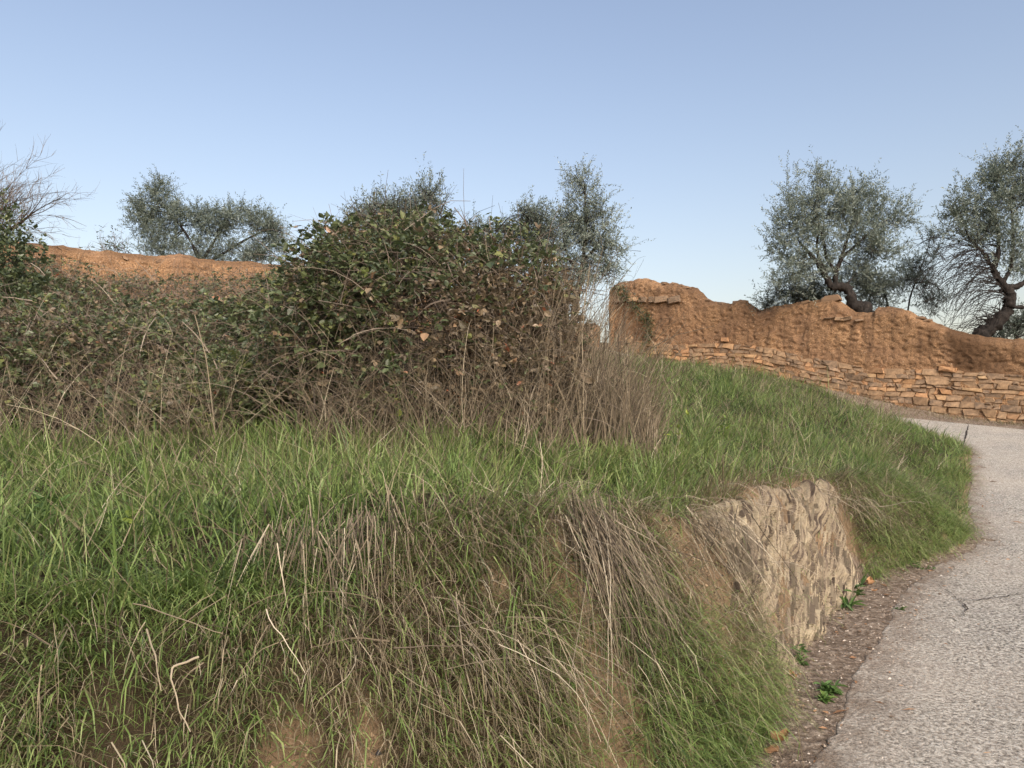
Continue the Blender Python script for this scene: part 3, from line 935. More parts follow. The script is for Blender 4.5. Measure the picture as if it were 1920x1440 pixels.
def rock_face():
    na, ntt = 430, 170
    ar = np.linspace(arc_a - .30, arc_b + .12, na); t = np.linspace(-.02, 1.15, ntt)
    AR, T_ = np.meshgrid(ar, t, indexing='ij')
    fx = np.interp(AR, FA, FOOT_S[:, 0]); fy = np.interp(AR, FA, FOOT_S[:, 1])
    tx = np.interp(AR + .06, FA, FOOT_S[:, 0]) - np.interp(AR - .06, FA, FOOT_S[:, 0]); ty = np.interp(AR + .06, FA, FOOT_S[:, 1]) - np.interp(AR - .06, FA, FOOT_S[:, 1])
    l = np.hypot(tx, ty); tx, ty = tx / l, ty / l
    w = np.interp(AR, FARC, BANK_W)
    X = fx - ty * w * T_; Y = fy + tx * w * T_
    Z = ground(X, Y)
    nr = normal_at(X.ravel(), Y.ravel()).reshape(na, ntt, 3)
    nr = unit(nr * np.array([1, 1, .6]))
    across = AR - Z * 1.05 + .03 * fbm(AR * 3, Z * 3, 401, 3)       # layers dip: constant 'across' along a layer
    dn = Z + .25 * AR
    streak = fbm(across * 44, dn * 5.5, 402, 4)                    # open cracks between the layers
    fine = fbm(across * 85, dn * 12, 403, 4)
    lam = fbm(across * 70 + 9, dn * 4.0, 405, 4)                   # darker laminae in the slate itself
    stain = fbm(AR * 4.5 + 3, Z * 4.5, 406, 3)
    blk = fbm(AR * 4, Z * 4, 404, 3)
    e = np.minimum(sstep(AR, ar[0], ar[0] + .30), 1 - sstep(AR, ar[-1] - .15, ar[-1])) * (1 - sstep(T_, .90, 1.14))
    left = sstep(AR, arc_a, arc_a + .55)
    cav = sstep(streak, .53, .66)
    disp = -.05 + e * (.075 - .040 * cav + .030 * (fine - .5) + .035 * (lam - .5) + .16 * (blk - .5))
    tn = np.clip(.60 + .55 * (fine - .5) - .36 * sstep(lam, .55, .68) + .30 * (stain - .5) + .25 * (streak - .5), 0, 1)
    P3 = np.stack([X, Y, Z], -1) + nr * disp[..., None]
    a = Acc(); a.add(P3, [quads_grid(na, ntt)], tn.ravel())
    return a.build('rock_face', M_ROCKFACE, rock_root, smooth=False)
rock_face()

def lay_plates():
    """Thin upright plates packed side by side along the dip of the slate, their broken edges to the front."""
    tg = np.linspace(0, 1.0, 60)
    def surf(ar, z):
        """Point and outward normal of the bank face at arc ar and height z."""
        fx = np.interp(ar, FA, FOOT_S[:, 0]); fy = np.interp(ar, FA, FOOT_S[:, 1])
        tx = np.interp(ar + .06, FA, FOOT_S[:, 0]) - np.interp(ar - .06, FA, FOOT_S[:, 0]); ty = np.interp(ar + .06, FA, FOOT_S[:, 1]) - np.interp(ar - .06, FA, FOOT_S[:, 1])
        l = math.hypot(tx, ty); tx, ty = tx / l, ty / l
        w = np.interp(ar, FARC, BANK_W)
        X = fx - ty * w * tg; Y = fy + tx * w * tg
        Z = np.maximum.accumulate(ground(X, Y, False))
        t = np.interp(z, Z, tg)
        return np.array([np.interp(t, tg, X), np.interp(t, tg, Y), z]), np.array([ty, -tx, .22]), Z[0], Z[-1]
    plates = []
    a = arc_a - 1.3
    while a < arc_b + .10:
        th = float(np.clip(rng.lognormal(math.log(.008), .45), .004, .018))
        _, _, zlo, zhi = surf(np.clip(a + .6, arc_a - .2, arc_b), .6)
        z = zlo - rng.uniform(0, .1)
        while z < zhi - .02:
            ln = float(np.clip(rng.lognormal(math.log(.085), .5), .03, .22))
            am = a + 1.15 * (z + ln / 2 - zlo)
            lim = arc_a - .22 + .12 * math.sin(z * 9) + .10 * rng.normal()
            if rng.random() < .30 and lim < am < arc_b + .04 + .05 * math.sin(z * 7) and z + ln < zhi + .02:
                p0, n0, _, _ = surf(a + 1.15 * (z - zlo), z); p1, n1, _, _ = surf(a + 1.15 * (z + ln - zlo), z + ln)
                n = unit(n0 + n1 + rng.normal(0, .10, 3))
                relief = .030 * (fbm(np.array([am * 5]), np.array([z * 5]), 404, 3)[0] - .5) * 2
                push = .016 + .16 * (fbm(np.array([am * 4]), np.array([z * 4]), 404, 3)[0] - .5) + rng.normal(0, .006)
                plates.append((ln * th, (p0 + p1) / 2 + n * push, unit(p1 - p0), n, ln * 1.15, th * rng.uniform(.9, 1.35)))
            z += ln * rng.uniform(.62, .95)
        a += th * .88
    plates.sort(key=lambda q: -q[0])
    rest = Acc()
    base = np.array(rock_root.location)
    for k, (_, pos, zax, n, ln, th) in enumerate(plates):
        tw = rng.normal(0, .14)
        yax = -unit(n - zax * (n @ zax)); xax = np.cross(yax, zax)
        xax, yax = xax * math.cos(tw) + yax * math.sin(tw), yax * math.cos(tw) - xax * math.sin(tw)
        dp = .034
        M3 = np.stack([xax * th, yax * dp, zax * ln], 1)
        me = SLABS[rng.integers(len(SLABS))]
        if k < 240:
            o = bpy.data.objects.new('slab', me); C.objects.link(o); o.parent = rock_root
            q = pos - base
            o.matrix_basis = Matrix([list(M3[r]) + [q[r]] for r in range(3)] + [[0, 0, 0, 1]])
        else:
            v = np.array([w_.co[:] for w_ in me.vertices]); fs = [np.array([list(p.vertices)]) for p in me.polygons]
            rest.add(v @ M3.T + pos, fs, rng.random())
    if rest.n:
        tag(rest.build('small_slabs', M_SLATEBITS, rock_root), kind='stuff')
    return len(plates)
M_SLATEBITS = tone_mat('slate_bits', [(0.0, (0.060, 0.046, 0.035)), (0.15, (0.10, 0.080, 0.060)), (0.32, (0.175, 0.142, 0.102)), (0.75, (0.225, 0.187, 0.132)), (1.0, (0.32, 0.275, 0.19))], .9, .15, 0)
print('plates', lay_plates())

# ------------------------------------------------------------------ vegetation: grass
def in_view(x, y, margin=0.9):
    return (y > 0.4) & (np.abs(x) < 0.70 * y + margin)

def scatter_tufts(x0, x1, y0, y1, dens, per, spread):
    n = int((x1 - x0) * (y1 - y0) * dens)
    cx = rng.uniform(x0, x1, n); cy_ = rng.uniform(y0, y1, n)
    m = in_view(cx, cy_)
    cx, cy_ = cx[m], cy_[m]
    k = rng.poisson(per, len(cx))
    idx = np.repeat(np.arange(len(cx)), k)
    ox = rng.normal(0, spread, len(idx)); oy = rng.normal(0, spread, len(idx))
    return cx[idx] + ox, cy_[idx] + oy, idx, np.arctan2(oy, ox), len(cx)

def downhill(x, y):
    n = normal_at(x, y, 0.08)
    return np.arctan2(n[:, 1], n[:, 0]), np.sqrt(n[:, 0] ** 2 + n[:, 1] ** 2)

def bare_mask(x, y):
    m = np.ones(len(x))
    for bx, by, br in PATCH_XY:
        d = np.hypot(x - bx, y - by)
        m *= 0.16 + 0.84 * sstep(d + .10 * (fbm(x * 9, y * 9, 19, 3) - .5), br * 0.6, br * 1.2)
    return m

def grass_layer(acc, x0, x1, y0, y1, dens, per, spread, hgt, wid, nseg, mode):
    x, y, idx, az, nt_ = scatter_tufts(x0, x1, y0, y1, dens, per, spread)
    D, arc, E, B, T = ground_info(x, y)
    rocky = sstep(arc, ARC_ROCK0 - .1, ARC_ROCK0 + .25) * (1 - sstep(arc, ARC_ROCK1 - .15, ARC_ROCK1 + .15))
    pn = fbm(x * 1.3, y * 1.3, 51, 4)
    dirtz = sstep(arc, ARC_DIRT0 - .15, ARC_DIRT0 + .25) * (1 - sstep(arc, ARC_ROCK0, ARC_ROCK0 + .3)) * sstep(T, .25, .5)
    if mode == 'top':
        keep = (D > 0) & (T > 0.86) & (B < -0.3)
        keep &= rng.random(len(x)) < (1 - 0.85 * rocky * (1 - sstep(D, 0.24, 0.42)))
    elif mode == 'bank':
        keep = (D > 0.0) & (T <= 1.0)
        keep &= rng.random(len(x)) < (1 - 0.985 * rocky) * (1 - .9 * dirtz) * bare_mask(x, y)
    elif mode == 'verge':
        keep = (D > -0.03) & (T < 0.5)
        keep &= rng.random(len(x)) < (1 - .97 * rocky)
    x, y, idx, az, D, T, pn, arc, rocky = (q[keep] for q in (x, y, idx, az, D, T, pn, arc, rocky))
    n = len(x)
    z = ground(x, y) - (0.012 if mode == 'top' else -0.004)
    th = rng.lognormal(-.05, 0.38, nt_)[idx]; tt = rng.normal(0, 0.10, nt_)[idx]
    dz, steep = downhill(x, y)
    # direction: away from the tuft's heart, pulled downhill where steep
    jt = .45 if mode == 'top' else .75
    tj = rng.normal(0, .5, (2, nt_))
    vx = np.cos(az) * 0.8 + np.cos(dz) * steep * 1.5 + rng.normal(0, jt, n) + tj[0][idx]
    vy = np.sin(az) * 0.8 + np.sin(dz) * steep * 1.5 + rng.normal(0, jt, n) + tj[1][idx]
    azf = np.arctan2(vy, vx)
    h = hgt * th * rng.uniform(.55, 1.25, n) * (.65 + .75 * fbm(x * 1.9, y * 1.9, 57, 2))
    w = wid * rng.lognormal(0, .25, n)
    lean = np.abs(rng.normal(.24, .26, n)) + steep * 0.45
    bend = np.abs(rng.normal(1.15, .75, n)) + steep * 0.7
    tone = 0.37 + 1.2 * tt + rng.normal(0, .13, n) + 0.45 * (pn - .5)
    dryp = np.zeros(n)
    if mode == 'bank':
        dryp = 0.50 + 1.3 * (pn - .5) + .10 * sstep(x, -1.1, -.5) - 0.35 * sstep(arc, ARC_ROCK1, ARC_ROCK1 + 1.5)
        # greener near the lip at the left, drier below
        dryp -= 0.55 * sstep(T, 0.5, 1.0) * sstep(-x, 0.3, 1.0)
        dryp -= 0.5 * (1 - sstep(T, .0, .45)) * sstep(x, .2, .6)
    elif mode == 'top':
        dryp = 0.10 + 0.5 * np.clip(pn - .52, 0, 1) * 2 + 0.35 * rocky * (1 - sstep(D, .3, .9))
        dryp += 0.42 * sstep(pn, .46, .60) * sstep(y, 11, 16)
        dryp += 0.30 * (1 - sstep(T, 1.0, 1.5)) * sstep(x, -.9, -.4) * (1 - sstep(x, 1.6, 2.2))
    elif mode == 'verge':
        dryp = np.full(n, .22)
    dry = rng.random(n) < np.clip(dryp, 0.04, .95)
    tone = np.where(dry, np.clip(0.75 + rng.normal(.0, .12, n), .63, 1.0), np.clip(tone, 0.02, .60))
    h = np.where(dry, h * rng.uniform(.7, 1.5, n), h)
    w = np.where(dry, w * (.62 if mode == 'top' else .8), w)
    if mode != 'top':
        nv = normal_at(x, y, .08); x = x + nv[:, 0] * .02; y = y + nv[:, 1] * .02
    v, f, m = blades(np.stack([x, y, z], 1), h, w, azf, lean, bend, nseg)
    acc.add(v, f, np.repeat(tone, m))
    return n

g = Acc()
n1 = grass_layer(g, -4.4, 1.6, 1.9, 5.6, 240, 14, .035, .155, .0058, 3, 'top')
g.build('grass', M_GRASS)
bpy.data.objects['grass'].name = 'meadow_grass'
tag(bpy.data.objects['meadow_grass'], 'lush green grass on top of the bank before the brambles', 'grass', kind='stuff')
g = Acc()
n2 = grass_layer(g, -4.0, 4.6, 1.3, 8.0, 620, 21, .045, .135, .0042, 3, 'bank')
n3 = grass_layer(g, -1.5, 3.4, 1.8, 6.5, 130, 26, .045, .15, .0038, 3, 'verge')
o = g.build('bank_grass', M_GRASS)
tag(o, 'dry straw and green grass hanging down the cut bank', 'grass', kind='stuff')
g = Acc()
n4 = grass_layer(g, 0.4, 5.6, 4.4, 10.0, 75, 20, .05, .21, .0060, 3, 'top')
n4 += grass_layer(g, 3.4, 7.6, 6.4, 11.5, 80, 18, .05, .17, .0055, 3, 'bank')
n5 = grass_layer(g, 0.4, 9.6, 10.0, 26.0, 34, 20, .07, .24, .0095, 2, 'top')
n5 += grass_layer(g, 5.6, 9.8, 10.5, 21.0, 34, 18, .06, .22, .0090, 2, 'bank')
o = g.build('slope_grass', M_GRASS)
tag(o, 'green grass covering the slope below the stone wall', 'grass', kind='stuff')
print('grass blades', n1, n2, n3, n4, n5)

# ------------------------------------------------------------------ vegetation: brambles
def in_blobs(p, blobs):
    """Smallest normalised distance to a set of ellipsoids."""
    best = np.full(len(p), 9.0)
    for c, r in blobs:
        best = np.minimum(best, np.linalg.norm((p - c) / r, axis=1))
    return best

def sample_blobs(blobs, n, lo=0.55, hi=1.0, wob=0.36, seed=0, front=True):
    """Points in the outer shell of a union of ellipsoids, above ground."""
    vol = np.array([r[0] * r[1] * r[2] for _, r in blobs]) ** 0.72
    k = rng.choice(len(blobs), n * 3, p=vol / vol.sum())
    c = np.array([b[0] for b in blobs])[k]; r = np.array([b[1] for b in blobs])[k]
    d = unit(rng.normal(0, 1, (len(k), 3)))
    rr = rng.uniform(lo ** 2, hi ** 2, len(k)) ** 0.5
    rr = rr * (1 + wob * 2 * (fbm(d[:, 0] * 3 + k * 7, d[:, 1] * 3 + d[:, 2] * 4, 200 + seed, 3) - .5))
    p = c + d * r * rr[:, None]
    keep = p[:, 2] > ground(p[:, 0], p[:, 1], False) + 0.03
    # drop what lies deep inside another ellipsoid
    for j, (bc, br) in enumerate(blobs):
        q = np.linalg.norm((p - bc) / br, axis=1)
        keep &= (q > lo * 0.8)
    if front:
        keep &= (rng.random(len(k)) < np.where(d[:, 1] > 0.35, 0.35, 1.0))
    p, d = p[keep][:n], d[keep][:n]
    return p, unit(d / np.array([1, 1, 1]))

def bramble_leaves(acc, p, d, size, tone, shape=OVATE):
    """Leaves of three leaflets each."""
    N = len(p)
    out = unit(d * np.array([1, 1, .35]) + np.array([0, -0.35, -0.12]) + rng.normal(0, .55, (N, 3)))
    L = size * rng.lognormal(0, .28, N)
    s, n = leaf_frames(out, .6)
    for k, (da, sc) in enumerate(((0, 1.0), (1.15, .82), (-1.15, .82))):
        dd = unit(out * math.cos(da) + s * math.sin(da) + rng.normal(0, .12, (N, 3)))
        b = p + out * (L * (.25 if k == 0 else 0.05))[:, None]
        ln = L * sc * rng.uniform(.85, 1.15, N)
        v, f, m = leaves(b, dd, ln, ln * .78, shape, .55)
        acc.add(v, f, np.repeat(tone + rng.normal(0, .03, N), m))

def canes(acc, p0, d0, length, rad, droop, tone, K=6, wig=.06):
    """Arching canes from p0 along d0."""
    N = len(p0)
    pts = np.zeros((N, K, 3)); pts[:, 0] = p0
    d = unit(d0)
    bendv = rng.normal(0, wig, (N, 3))
    for k in range(1, K):
        d = unit(d + bendv + rng.normal(0, wig * 1.3, (N, 3)) + np.array([0, 0, -1.0]) * (droop * k / K)[:, None])
        pts[:, k] = pts[:, k - 1] + d * (length / (K - 1))[:, None]
    r = rad[:, None] * np.linspace(1, .35, K)[None, :]
    v, q = tubes(pts, r, 3)
    acc.add(v, [q], np.repeat(tone, K * 3))
    return pts

def tri_leaf_variant(k):
    r = np.random.default_rng(500 + k)
    V, F = [], []
    for i, (da, sc) in enumerate(((0, 1.0), (1.2, .85), (-1.2, .85))):
        tv, tf = OVATE
        c, s = math.cos(da + r.normal(0, .1)), math.sin(da + r.normal(0, .1))
        q = tv * np.array([1, .8, 1]) * sc
        x = q[:, 0] * c - q[:, 1] * s + (.25 if i == 0 else .05); y = q[:, 0] * s + q[:, 1] * c
        V.append(np.stack([x, y, q[:, 2] + r.normal(0, .03)], 1)); F.append(tf + 7 * i)
    me = make_mesh('leaf', np.vstack(V), [np.vstack(F)])
    me.materials.append(M_BRLEAF)
    return me
TRILEAF = [tri_leaf_variant(k) for k in range(5)]

def single_leaves(root, p, d, size):
    base = np.array(root.location)
    out = unit(d * np.array([1, 1, .3]) + np.array([0, -0.6, -0.1]) + rng.normal(0, .4, d.shape))
    s, n = leaf_frames(out, .6)
    for i in range(len(p)):
        o = bpy.data.objects.new('leaf', TRILEAF[rng.integers(len(TRILEAF))])
        C.objects.link(o); o.parent = root
        L = size * rng.uniform(.75, 1.15)
        q = p[i] - base
        o.matrix_basis = Matrix(((out[i][0] * L, s[i][0] * L, n[i][0] * L, q[0]), (out[i][1] * L, s[i][1] * L, n[i][1] * L, q[1]), (out[i][2] * L, s[i][2] * L, n[i][2] * L, q[2]), (0, 0, 0, 1)))

def blob(px, py, Y, rx, ry, rz):
    return (P(px, py, Y), np.array([rx, ry, rz], float))

def bush(name, label, blobs, n_leaf, size, tone_fun, n_cane, cane_len, n_single=0, base=None, dead=0.0, cane_tone=.45, lo=.6):
    base = P(*base) if base is not None else blobs[0][0]
    gz = float(ground(np.array([base[0]]), np.array([base[1]]))[0])
    root = thing(name, label, 'bush', (base[0], base[1], gz))
    p, d = sample_blobs(blobs, n_leaf, lo, 1.02, seed=int(base[0] * 10) % 90)
    a = Acc()
    bramble_leaves(a, p, d, size, tone_fun(p), OVATE if base[1] < 6.5 else DIAMOND)
    o = a.build('leaves', M_BRAMBLE, root)
    tag(o, kind='stuff')
    a = Acc()
    p, d = sample_blobs(blobs, n_cane, .25, .98, seed=5)
    dirv = d * np.array([.6, .5, .2]) + rng.normal(0, .55, d.shape) + np.array([0, -.1, .35])
    n = len(p)
    pts = canes(a, p - unit(dirv) * cane_len * .4, dirv, cane_len * np.clip(rng.lognormal(0, .35, n), .4, 1.5), .0028 * rng.lognormal(0, .35, n), np.full(n, .35), np.clip(rng.normal(cane_tone, .25, n), 0, 1), 5)
    # long main canes out of the ground
    m = max(10, n_cane // 25)
    p2, d2 = sample_blobs(blobs, m, .1, .7, seed=6)
    p2[:, 2] = ground(p2[:, 0], p2[:, 1])
    m = len(p2)
    canes(a, p2, np.array([0, -.15, 1.0]) + rng.normal(0, .35, (m, 3)), cane_len * rng.uniform(1.6, 3.0, m), .005 * rng.lognormal(0, .3, m), np.full(m, .36), np.clip(rng.normal(.5, .25, m), 0, 1), K=9, wig=.05)
    o = a.build('canes', M_TWIG, root)
    tag(o, kind='stuff')
    if n_single:
        p, d = sample_blobs(blobs, n_single * 3, .99, 1.05, seed=7)
        k = np.where(d[:, 1] < -.1)[0][:n_single]
        single_leaves(root, p[k], d[k], size * 1.1)
    return root

def tone_center(p):
    # green crown, brown dead leaves hanging in the lower right
    px = 960 + FPX * p[:, 0] / p[:, 1]; hz = p[:, 2]
    n = fbm(p[:, 0] * 2.2, hz * 2.2, 61, 3)
    deadp = sstep(px + 160 * (n - .5) * 2, 700, 880) * (1 - sstep(hz + .6 * (n - .5), 2.4, 2.85)) * .85 + .12
    deadp += .55 * (1 - sstep(hz + .4 * (n - .5), 1.6, 2.2))
    dead = rng.random(len(p)) < np.clip(deadp, 0, .93)
    t = np.where(dead, np.clip(rng.normal(.83, .06, len(p)), .74, .97), np.clip(rng.normal(.36, .15, len(p)), 0, .69))
    return np.where(rng.random(len(p)) < .0015, .995, t)

cb = [blob(790, 640, 6.3, .98, 1.25, .92), blob(690, 560, 6.3, .62, .9, .62), blob(760, 515, 6.5, .60, .8, .48), blob(860, 520, 6.6, .55, .8, .40),
      blob(960, 560, 6.5, .50, .8, .55), blob(930, 700, 6.2, .70, 1.0, .75), blob(760, 462, 6.9, .36, .5, .28), blob(650, 480, 6.6, .30, .5, .25), blob(600, 640, 6.0, .45, .8, .7), blob(1010, 640, 6.4, .35, .7, .6)]
bush('bramble_bush', 'tallest bramble mound, dark green above with brown dead leaves below', cb, 14000, .043, tone_center, 5200, .45, 150, base=(800, 850, 6.2))

def tone_green(p):
    n = fbm(p[:, 0] * 2.5, p[:, 2] * 2.5, 71, 3)
    dead = rng.random(len(p)) < np.clip(.18 + .8 * (n - .45), .03, .8)
    t = np.where(dead, np.clip(rng.normal(.82, .06, len(p)), .74, .97), np.clip(rng.normal(.44, .14, len(p)), 0, .72))
    return np.where(rng.random(len(p)) < .002, .995, t)
fb = [blob(400, 800, 5.9, .62, .55, .34), blob(500, 770, 6.1, .55, .6, .42), blob(300, 790, 5.9, .40, .5, .28), blob(430, 730, 6.5, .60, .6, .34)]
bush('bramble_bush', 'low bramble with fresh green leaves spreading into the grass', fb, 4200, .045, tone_green, 900, .34, 70, base=(420, 855, 5.8))

def tone_brown(p):
    n = fbm(p[:, 0] * 1.8, p[:, 2] * 2.4 + p[:, 1], 81, 3)
    green = rng.random(len(p)) < np.clip(.50 + 1.9 * (n - .5) + .35 * sstep(p[:, 2], 2.2, 3.0), .08, .94)
    return np.where(green, np.clip(rng.normal(.40, .15, len(p)), 0, .70), np.clip(rng.normal(.82, .06, len(p)), .74, .97))
bb = [blob(180, 740, 6.8, .75, .9, .66), blob(40, 725, 6.6, .70, .9, .70), blob(-90, 720, 6.6, .70, .9, .8), blob(300, 700, 7.6, .80, 1.0, .60), blob(160, 660, 8.2, .9, 1.1, .62)]
bush('bramble_bush', 'brown tangle of nearly leafless bramble canes above the grass edge', bb, 11000, .047, tone_brown, 4000, .40, 40, base=(150, 850, 6.6), cane_tone=.5)
mb = [blob(300, 655, 10.0, 1.3, 1.2, .60), blob(120, 640, 10.5, 1.3, 1.3, .62), blob(480, 650, 9.6, 1.0, 1.1, .62), blob(545, 600, 9.6, .5, .8, .60), blob(-60, 610, 10.0, 1.2, 1.2, .85), blob(420, 630, 11.5, .9, 1.0, .42), blob(110, 560, 12.5, .8, .8, .34)]
bush('bramble_bush', 'spread of dull bramble climbing toward the hidden mud wall', mb, 13000, .060, tone_brown, 2200, .5, 0, base=(300, 760, 9.5))
tb = [blob(200, 560, 13.0, 1.2, .8, .50), blob(330, 560, 13.0, 1.3, .8, .42), blob(460, 560, 12.5, 1.1, .8, .45), blob(100, 530, 13.0, .7, .7, .45), blob(540, 560, 11.5, .6, .7, .5)]
bush('bramble_bush', 'thin twiggy bramble half covering the hidden mud wall', tb, 3000, .050, tone_brown, 2600, .55, 0, base=(300, 640, 13.0), cane_tone=.6)
ib = [blob(10, 520, 9.2, .50, .7, .62), blob(-60, 480, 9.4, .70, .8, .85), blob(30, 600, 8.9, .5, .7, .55), blob(-90, 600, 9.0, .8, .9, .9)]
bush('ivy_bush', 'dark leafy bush under the bare tree', ib, 4200, .058, lambda p: np.clip(rng.normal(.28, .13, len(p)), 0, .66), 500, .4, 0, base=(0, 720, 9.2))

# arching sprays of the central bramble against the sky
sp = thing('bramble_cane', 'long bramble canes arching out over the wall against the sky', 'cane', tuple(P(640, 600, 6.4)))
a = Acc(); al = Acc()
for q in (((640, 470), (600, 455), (575, 468), (548, 490)), ((650, 440), (610, 425), (585, 428), (566, 445)), ((700, 430), (670, 405), (655, 410), (640, 440)), ((640, 520), (590, 500), (560, 492), (545, 505)),
          ((880, 470), (905, 430), (930, 412), (938, 420)), ((830, 440), (838, 405), (842, 398), (846, 415))):
    pts = np.array([P(x, y, 6.4) for x, y in q])
    t = np.linspace(0, 3, 14)
    pt = np.stack([np.interp(t, range(4), pts[:, k]) for k in range(3)], 1) + rng.normal(0, .006, (14, 3))
    v, qd = tubes(pt[None], np.linspace(.0045, .0018, 14)[None], 4)
    a.add(v, [qd], .55)
    lp = np.repeat(pt[2:], 3, 0) + rng.normal(0, .02, (36, 3))
    bramble_leaves(al, lp, rng.normal(0, 1, lp.shape), .034, np.clip(rng.normal(.35, .12, 36), 0, .66))
a.build('canes', M_TWIG, sp); tag(al.build('leaves', M_BRAMBLE, sp), kind='stuff')

# ------------------------------------------------------------------ vegetation: dry stalks
def stalk_field(acc, x, y, h, rad, lean, tone, K=5, twigs=0, sp=.18):
    n = len(x)
    z = ground(x, y) - .01
    d = np.stack([rng.normal(lean[0], sp, n), rng.normal(lean[1], sp, n), np.ones(n)], 1)
    pts = canes(acc, np.stack([x, y, z], 1), d, h, rad, rng.uniform(0, .22, n), tone, K, .05)
    if twigs:
        k = rng.integers(0, n, n * twigs); j = rng.integers(2, K, n * twigs)
        b = pts[k, j]
        canes(acc, b, np.stack([rng.normal(0, .6, len(b)), rng.normal(0, .6, len(b)), rng.uniform(.3, 1, len(b))], 1), rng.uniform(.08, .26, len(b)), np.full(len(b), .0013), np.full(len(b), .1), tone[k], 4, .08)
    return pts

a = Acc()
n = 2000
px = rng.uniform(900, 1230, n); Yd = rng.uniform(5.6, 7.6, n)
X = (px - 960) / FPX * Yd
hmax = np.interp(px, [900, 960, 1040, 1090, 1150, 1200, 1230], [1.1, 1.45, 1.50, 1.3, 1.1, .8, .45])
stalk_field(a, X, Yd, hmax * rng.uniform(.45, 1.08, n), .0030 * rng.lognormal(0, .35, n), (0.03, -.03), np.clip(rng.normal(.36, .24, n), 0, 1), 6, 2)
st = a.build('dry_stalks', M_STRAW)
tag(st, 'thicket of tan dead stalks standing right of the bramble mound', 'stalks', kind='stuff')

a = Acc()
n = 900
px = np.concatenate([rng.uniform(560, 1060, 600), rng.uniform(-60, 420, 300)]); Yd = rng.uniform(4.85, 5.7, n)
X = (px - 960) / FPX * Yd
stalk_field(a, X, Yd, rng.uniform(.15, .95, n), .0020 * rng.lognormal(0, .35, n), (0.0, -.10), np.clip(rng.normal(.38, .26, n), 0, 1), 6, 3, .38)
st = a.build('dead_stems', M_STRAW)
tag(st, 'dead stems and straw along the lower edge of the brambles', 'stalks', kind='stuff')

# stray dry stems among the grass
a = Acc()
n = 420
px = rng.uniform(1215, 1680, n); Yd = rng.uniform(6.2, 18, n) ** 1.0
X = (px - 960) / FPX * Yd
D, arc, E, B, T = ground_info(X, Yd)
k = (D > .1) & (B < -.4)
X, Yd = X[k], Yd[k]; n = len(X)
stalk_field(a, X, Yd, rng.uniform(.15, .55, n), .0022 * np.maximum(1, Yd / 8) * rng.lognormal(0, .3, n), (.1, -.1), np.clip(rng.normal(.45, .28, n), 0, 1), 5, 2, .45)
n = 260
px = rng.uniform(-40, 1100, n); Yd = rng.uniform(2.6, 4.9, n)
X = (px - 960) / FPX * Yd
D, arc, E, B, T = ground_info(X, Yd)
k = T > 1.0
X, Yd = X[k], Yd[k]; n = len(X)
stalk_field(a, X, Yd, rng.uniform(.12, .42, n), .0014 * rng.lognormal(0, .3, n), (.05, -.1), np.clip(rng.normal(.5, .28, n), 0, 1), 5, 1, .55)
st = a.build('stray_stems', M_STRAW)
tag(st, 'stray dry stems poking out of the green grass', 'stems', kind='stuff')

# hanging curtain of dead stalks on the bank and a dry shrub over the rock
def hanging(acc, px0, py0, Y0, n, spread, length, direction, tone, rad=.0022, droop=.25, K=7, mess=.13):
    c = P(px0, py0, Y0)
    p = c + rng.normal(0, 1, (n, 3)) * np.asarray(spread)
    p[:, 2] = np.maximum(p[:, 2], ground(p[:, 0], p[:, 1]) + .015)
    d = np.asarray(direction, float) + rng.normal(0, mess, (n, 3))
    canes(acc, p, d, length * rng.uniform(.5, 1.15, n), rad * rng.lognormal(0, .3, n), np.full(n, droop), np.clip(rng.normal(tone, .28, n), 0, 1), K, .03 + .2 * (mess - .1))
a = Acc()
hanging(a, 1105, 965, 3.32, 230, (.08, .07, .05), .80, (.24, -.34, -.7), .38, .0019, .28, 8, .2)
hanging(a, 1150, 1000, 3.40, 90, (.08, .07, .05), .6, (.28, -.30, -.7), .5, .0018, .3, 7, .24)
o = a.build('dry_grass_clump', M_STRAW)
tag(o, 'thick grey-brown sheaf of dead stalks hanging down the bank', 'dry grass', kind='thing')
a = Acc()
hanging(a, 610, 1005, 2.75, 110, (.12, .10, .06), .40, (.02, -.30, -.6), .45, .0018, .3)
hanging(a, 710, 985, 2.85, 80, (.12, .10, .06), .35, (.1, -.3, -.6), .4, .0018, .3)
hanging(a, 560, 1010, 2.65, 60, (.08, .08, .05), .38, (-.05, -.30, -.7), .5, .0018, .3)
o = a.build('dry_grass_clump', M_STRAW)
tag(o, 'small fringe of dead stalks drooping over the grassy bank edge', 'dry grass', kind='thing')
a = Acc()
for px_, py_, Y_, n_, L_, tn_ in ((840, 990, 3.05, 90, .45, .5), (930, 1010, 3.1, 110, .5, .45), (1010, 990, 3.3, 110, .5, .55), (760, 1120, 2.65, 80, .4, .5), (900, 1180, 2.6, 90, .4, .55), (1040, 1230, 2.8, 80, .4, .5), (650, 1180, 2.45, 80, .35, .5), (470, 1180, 2.3, 45, .25, .5), (120, 1190, 2.15, 35, .22, .4), (250, 1170, 2.2, 30, .22, .4)):
    hanging(a, px_, py_, Y_, int(n_ * .6), (.11, .09, .07), L_, (rng.normal(.05, .2), -.30, -.35), tn_ - .08, .0012, .34, mess=.36)
o = a.build('dead_stalks', M_STRAW)
tag(o, 'matted dead stalks drooping over the middle of the bank', 'dry grass', kind='stuff')
a = Acc()
hanging(a, 1290, 970, 4.25, 190, (.13, .10, .05), .58, (.28, -.32, -.5), .50, .0017, .25, 8, .24)
hanging(a, 1255, 975, 4.15, 90, (.08, .07, .05), .5, (.2, -.3, -.7), .45, .0016, .25, 7, .22)
hanging(a, 1560, 930, 6.0, 110, (.20, .14, .04), .36, (.18, -.25, -.22), .60, .0017, .35, 7, .34)
o = a.build('dry_shrub', M_STRAW)
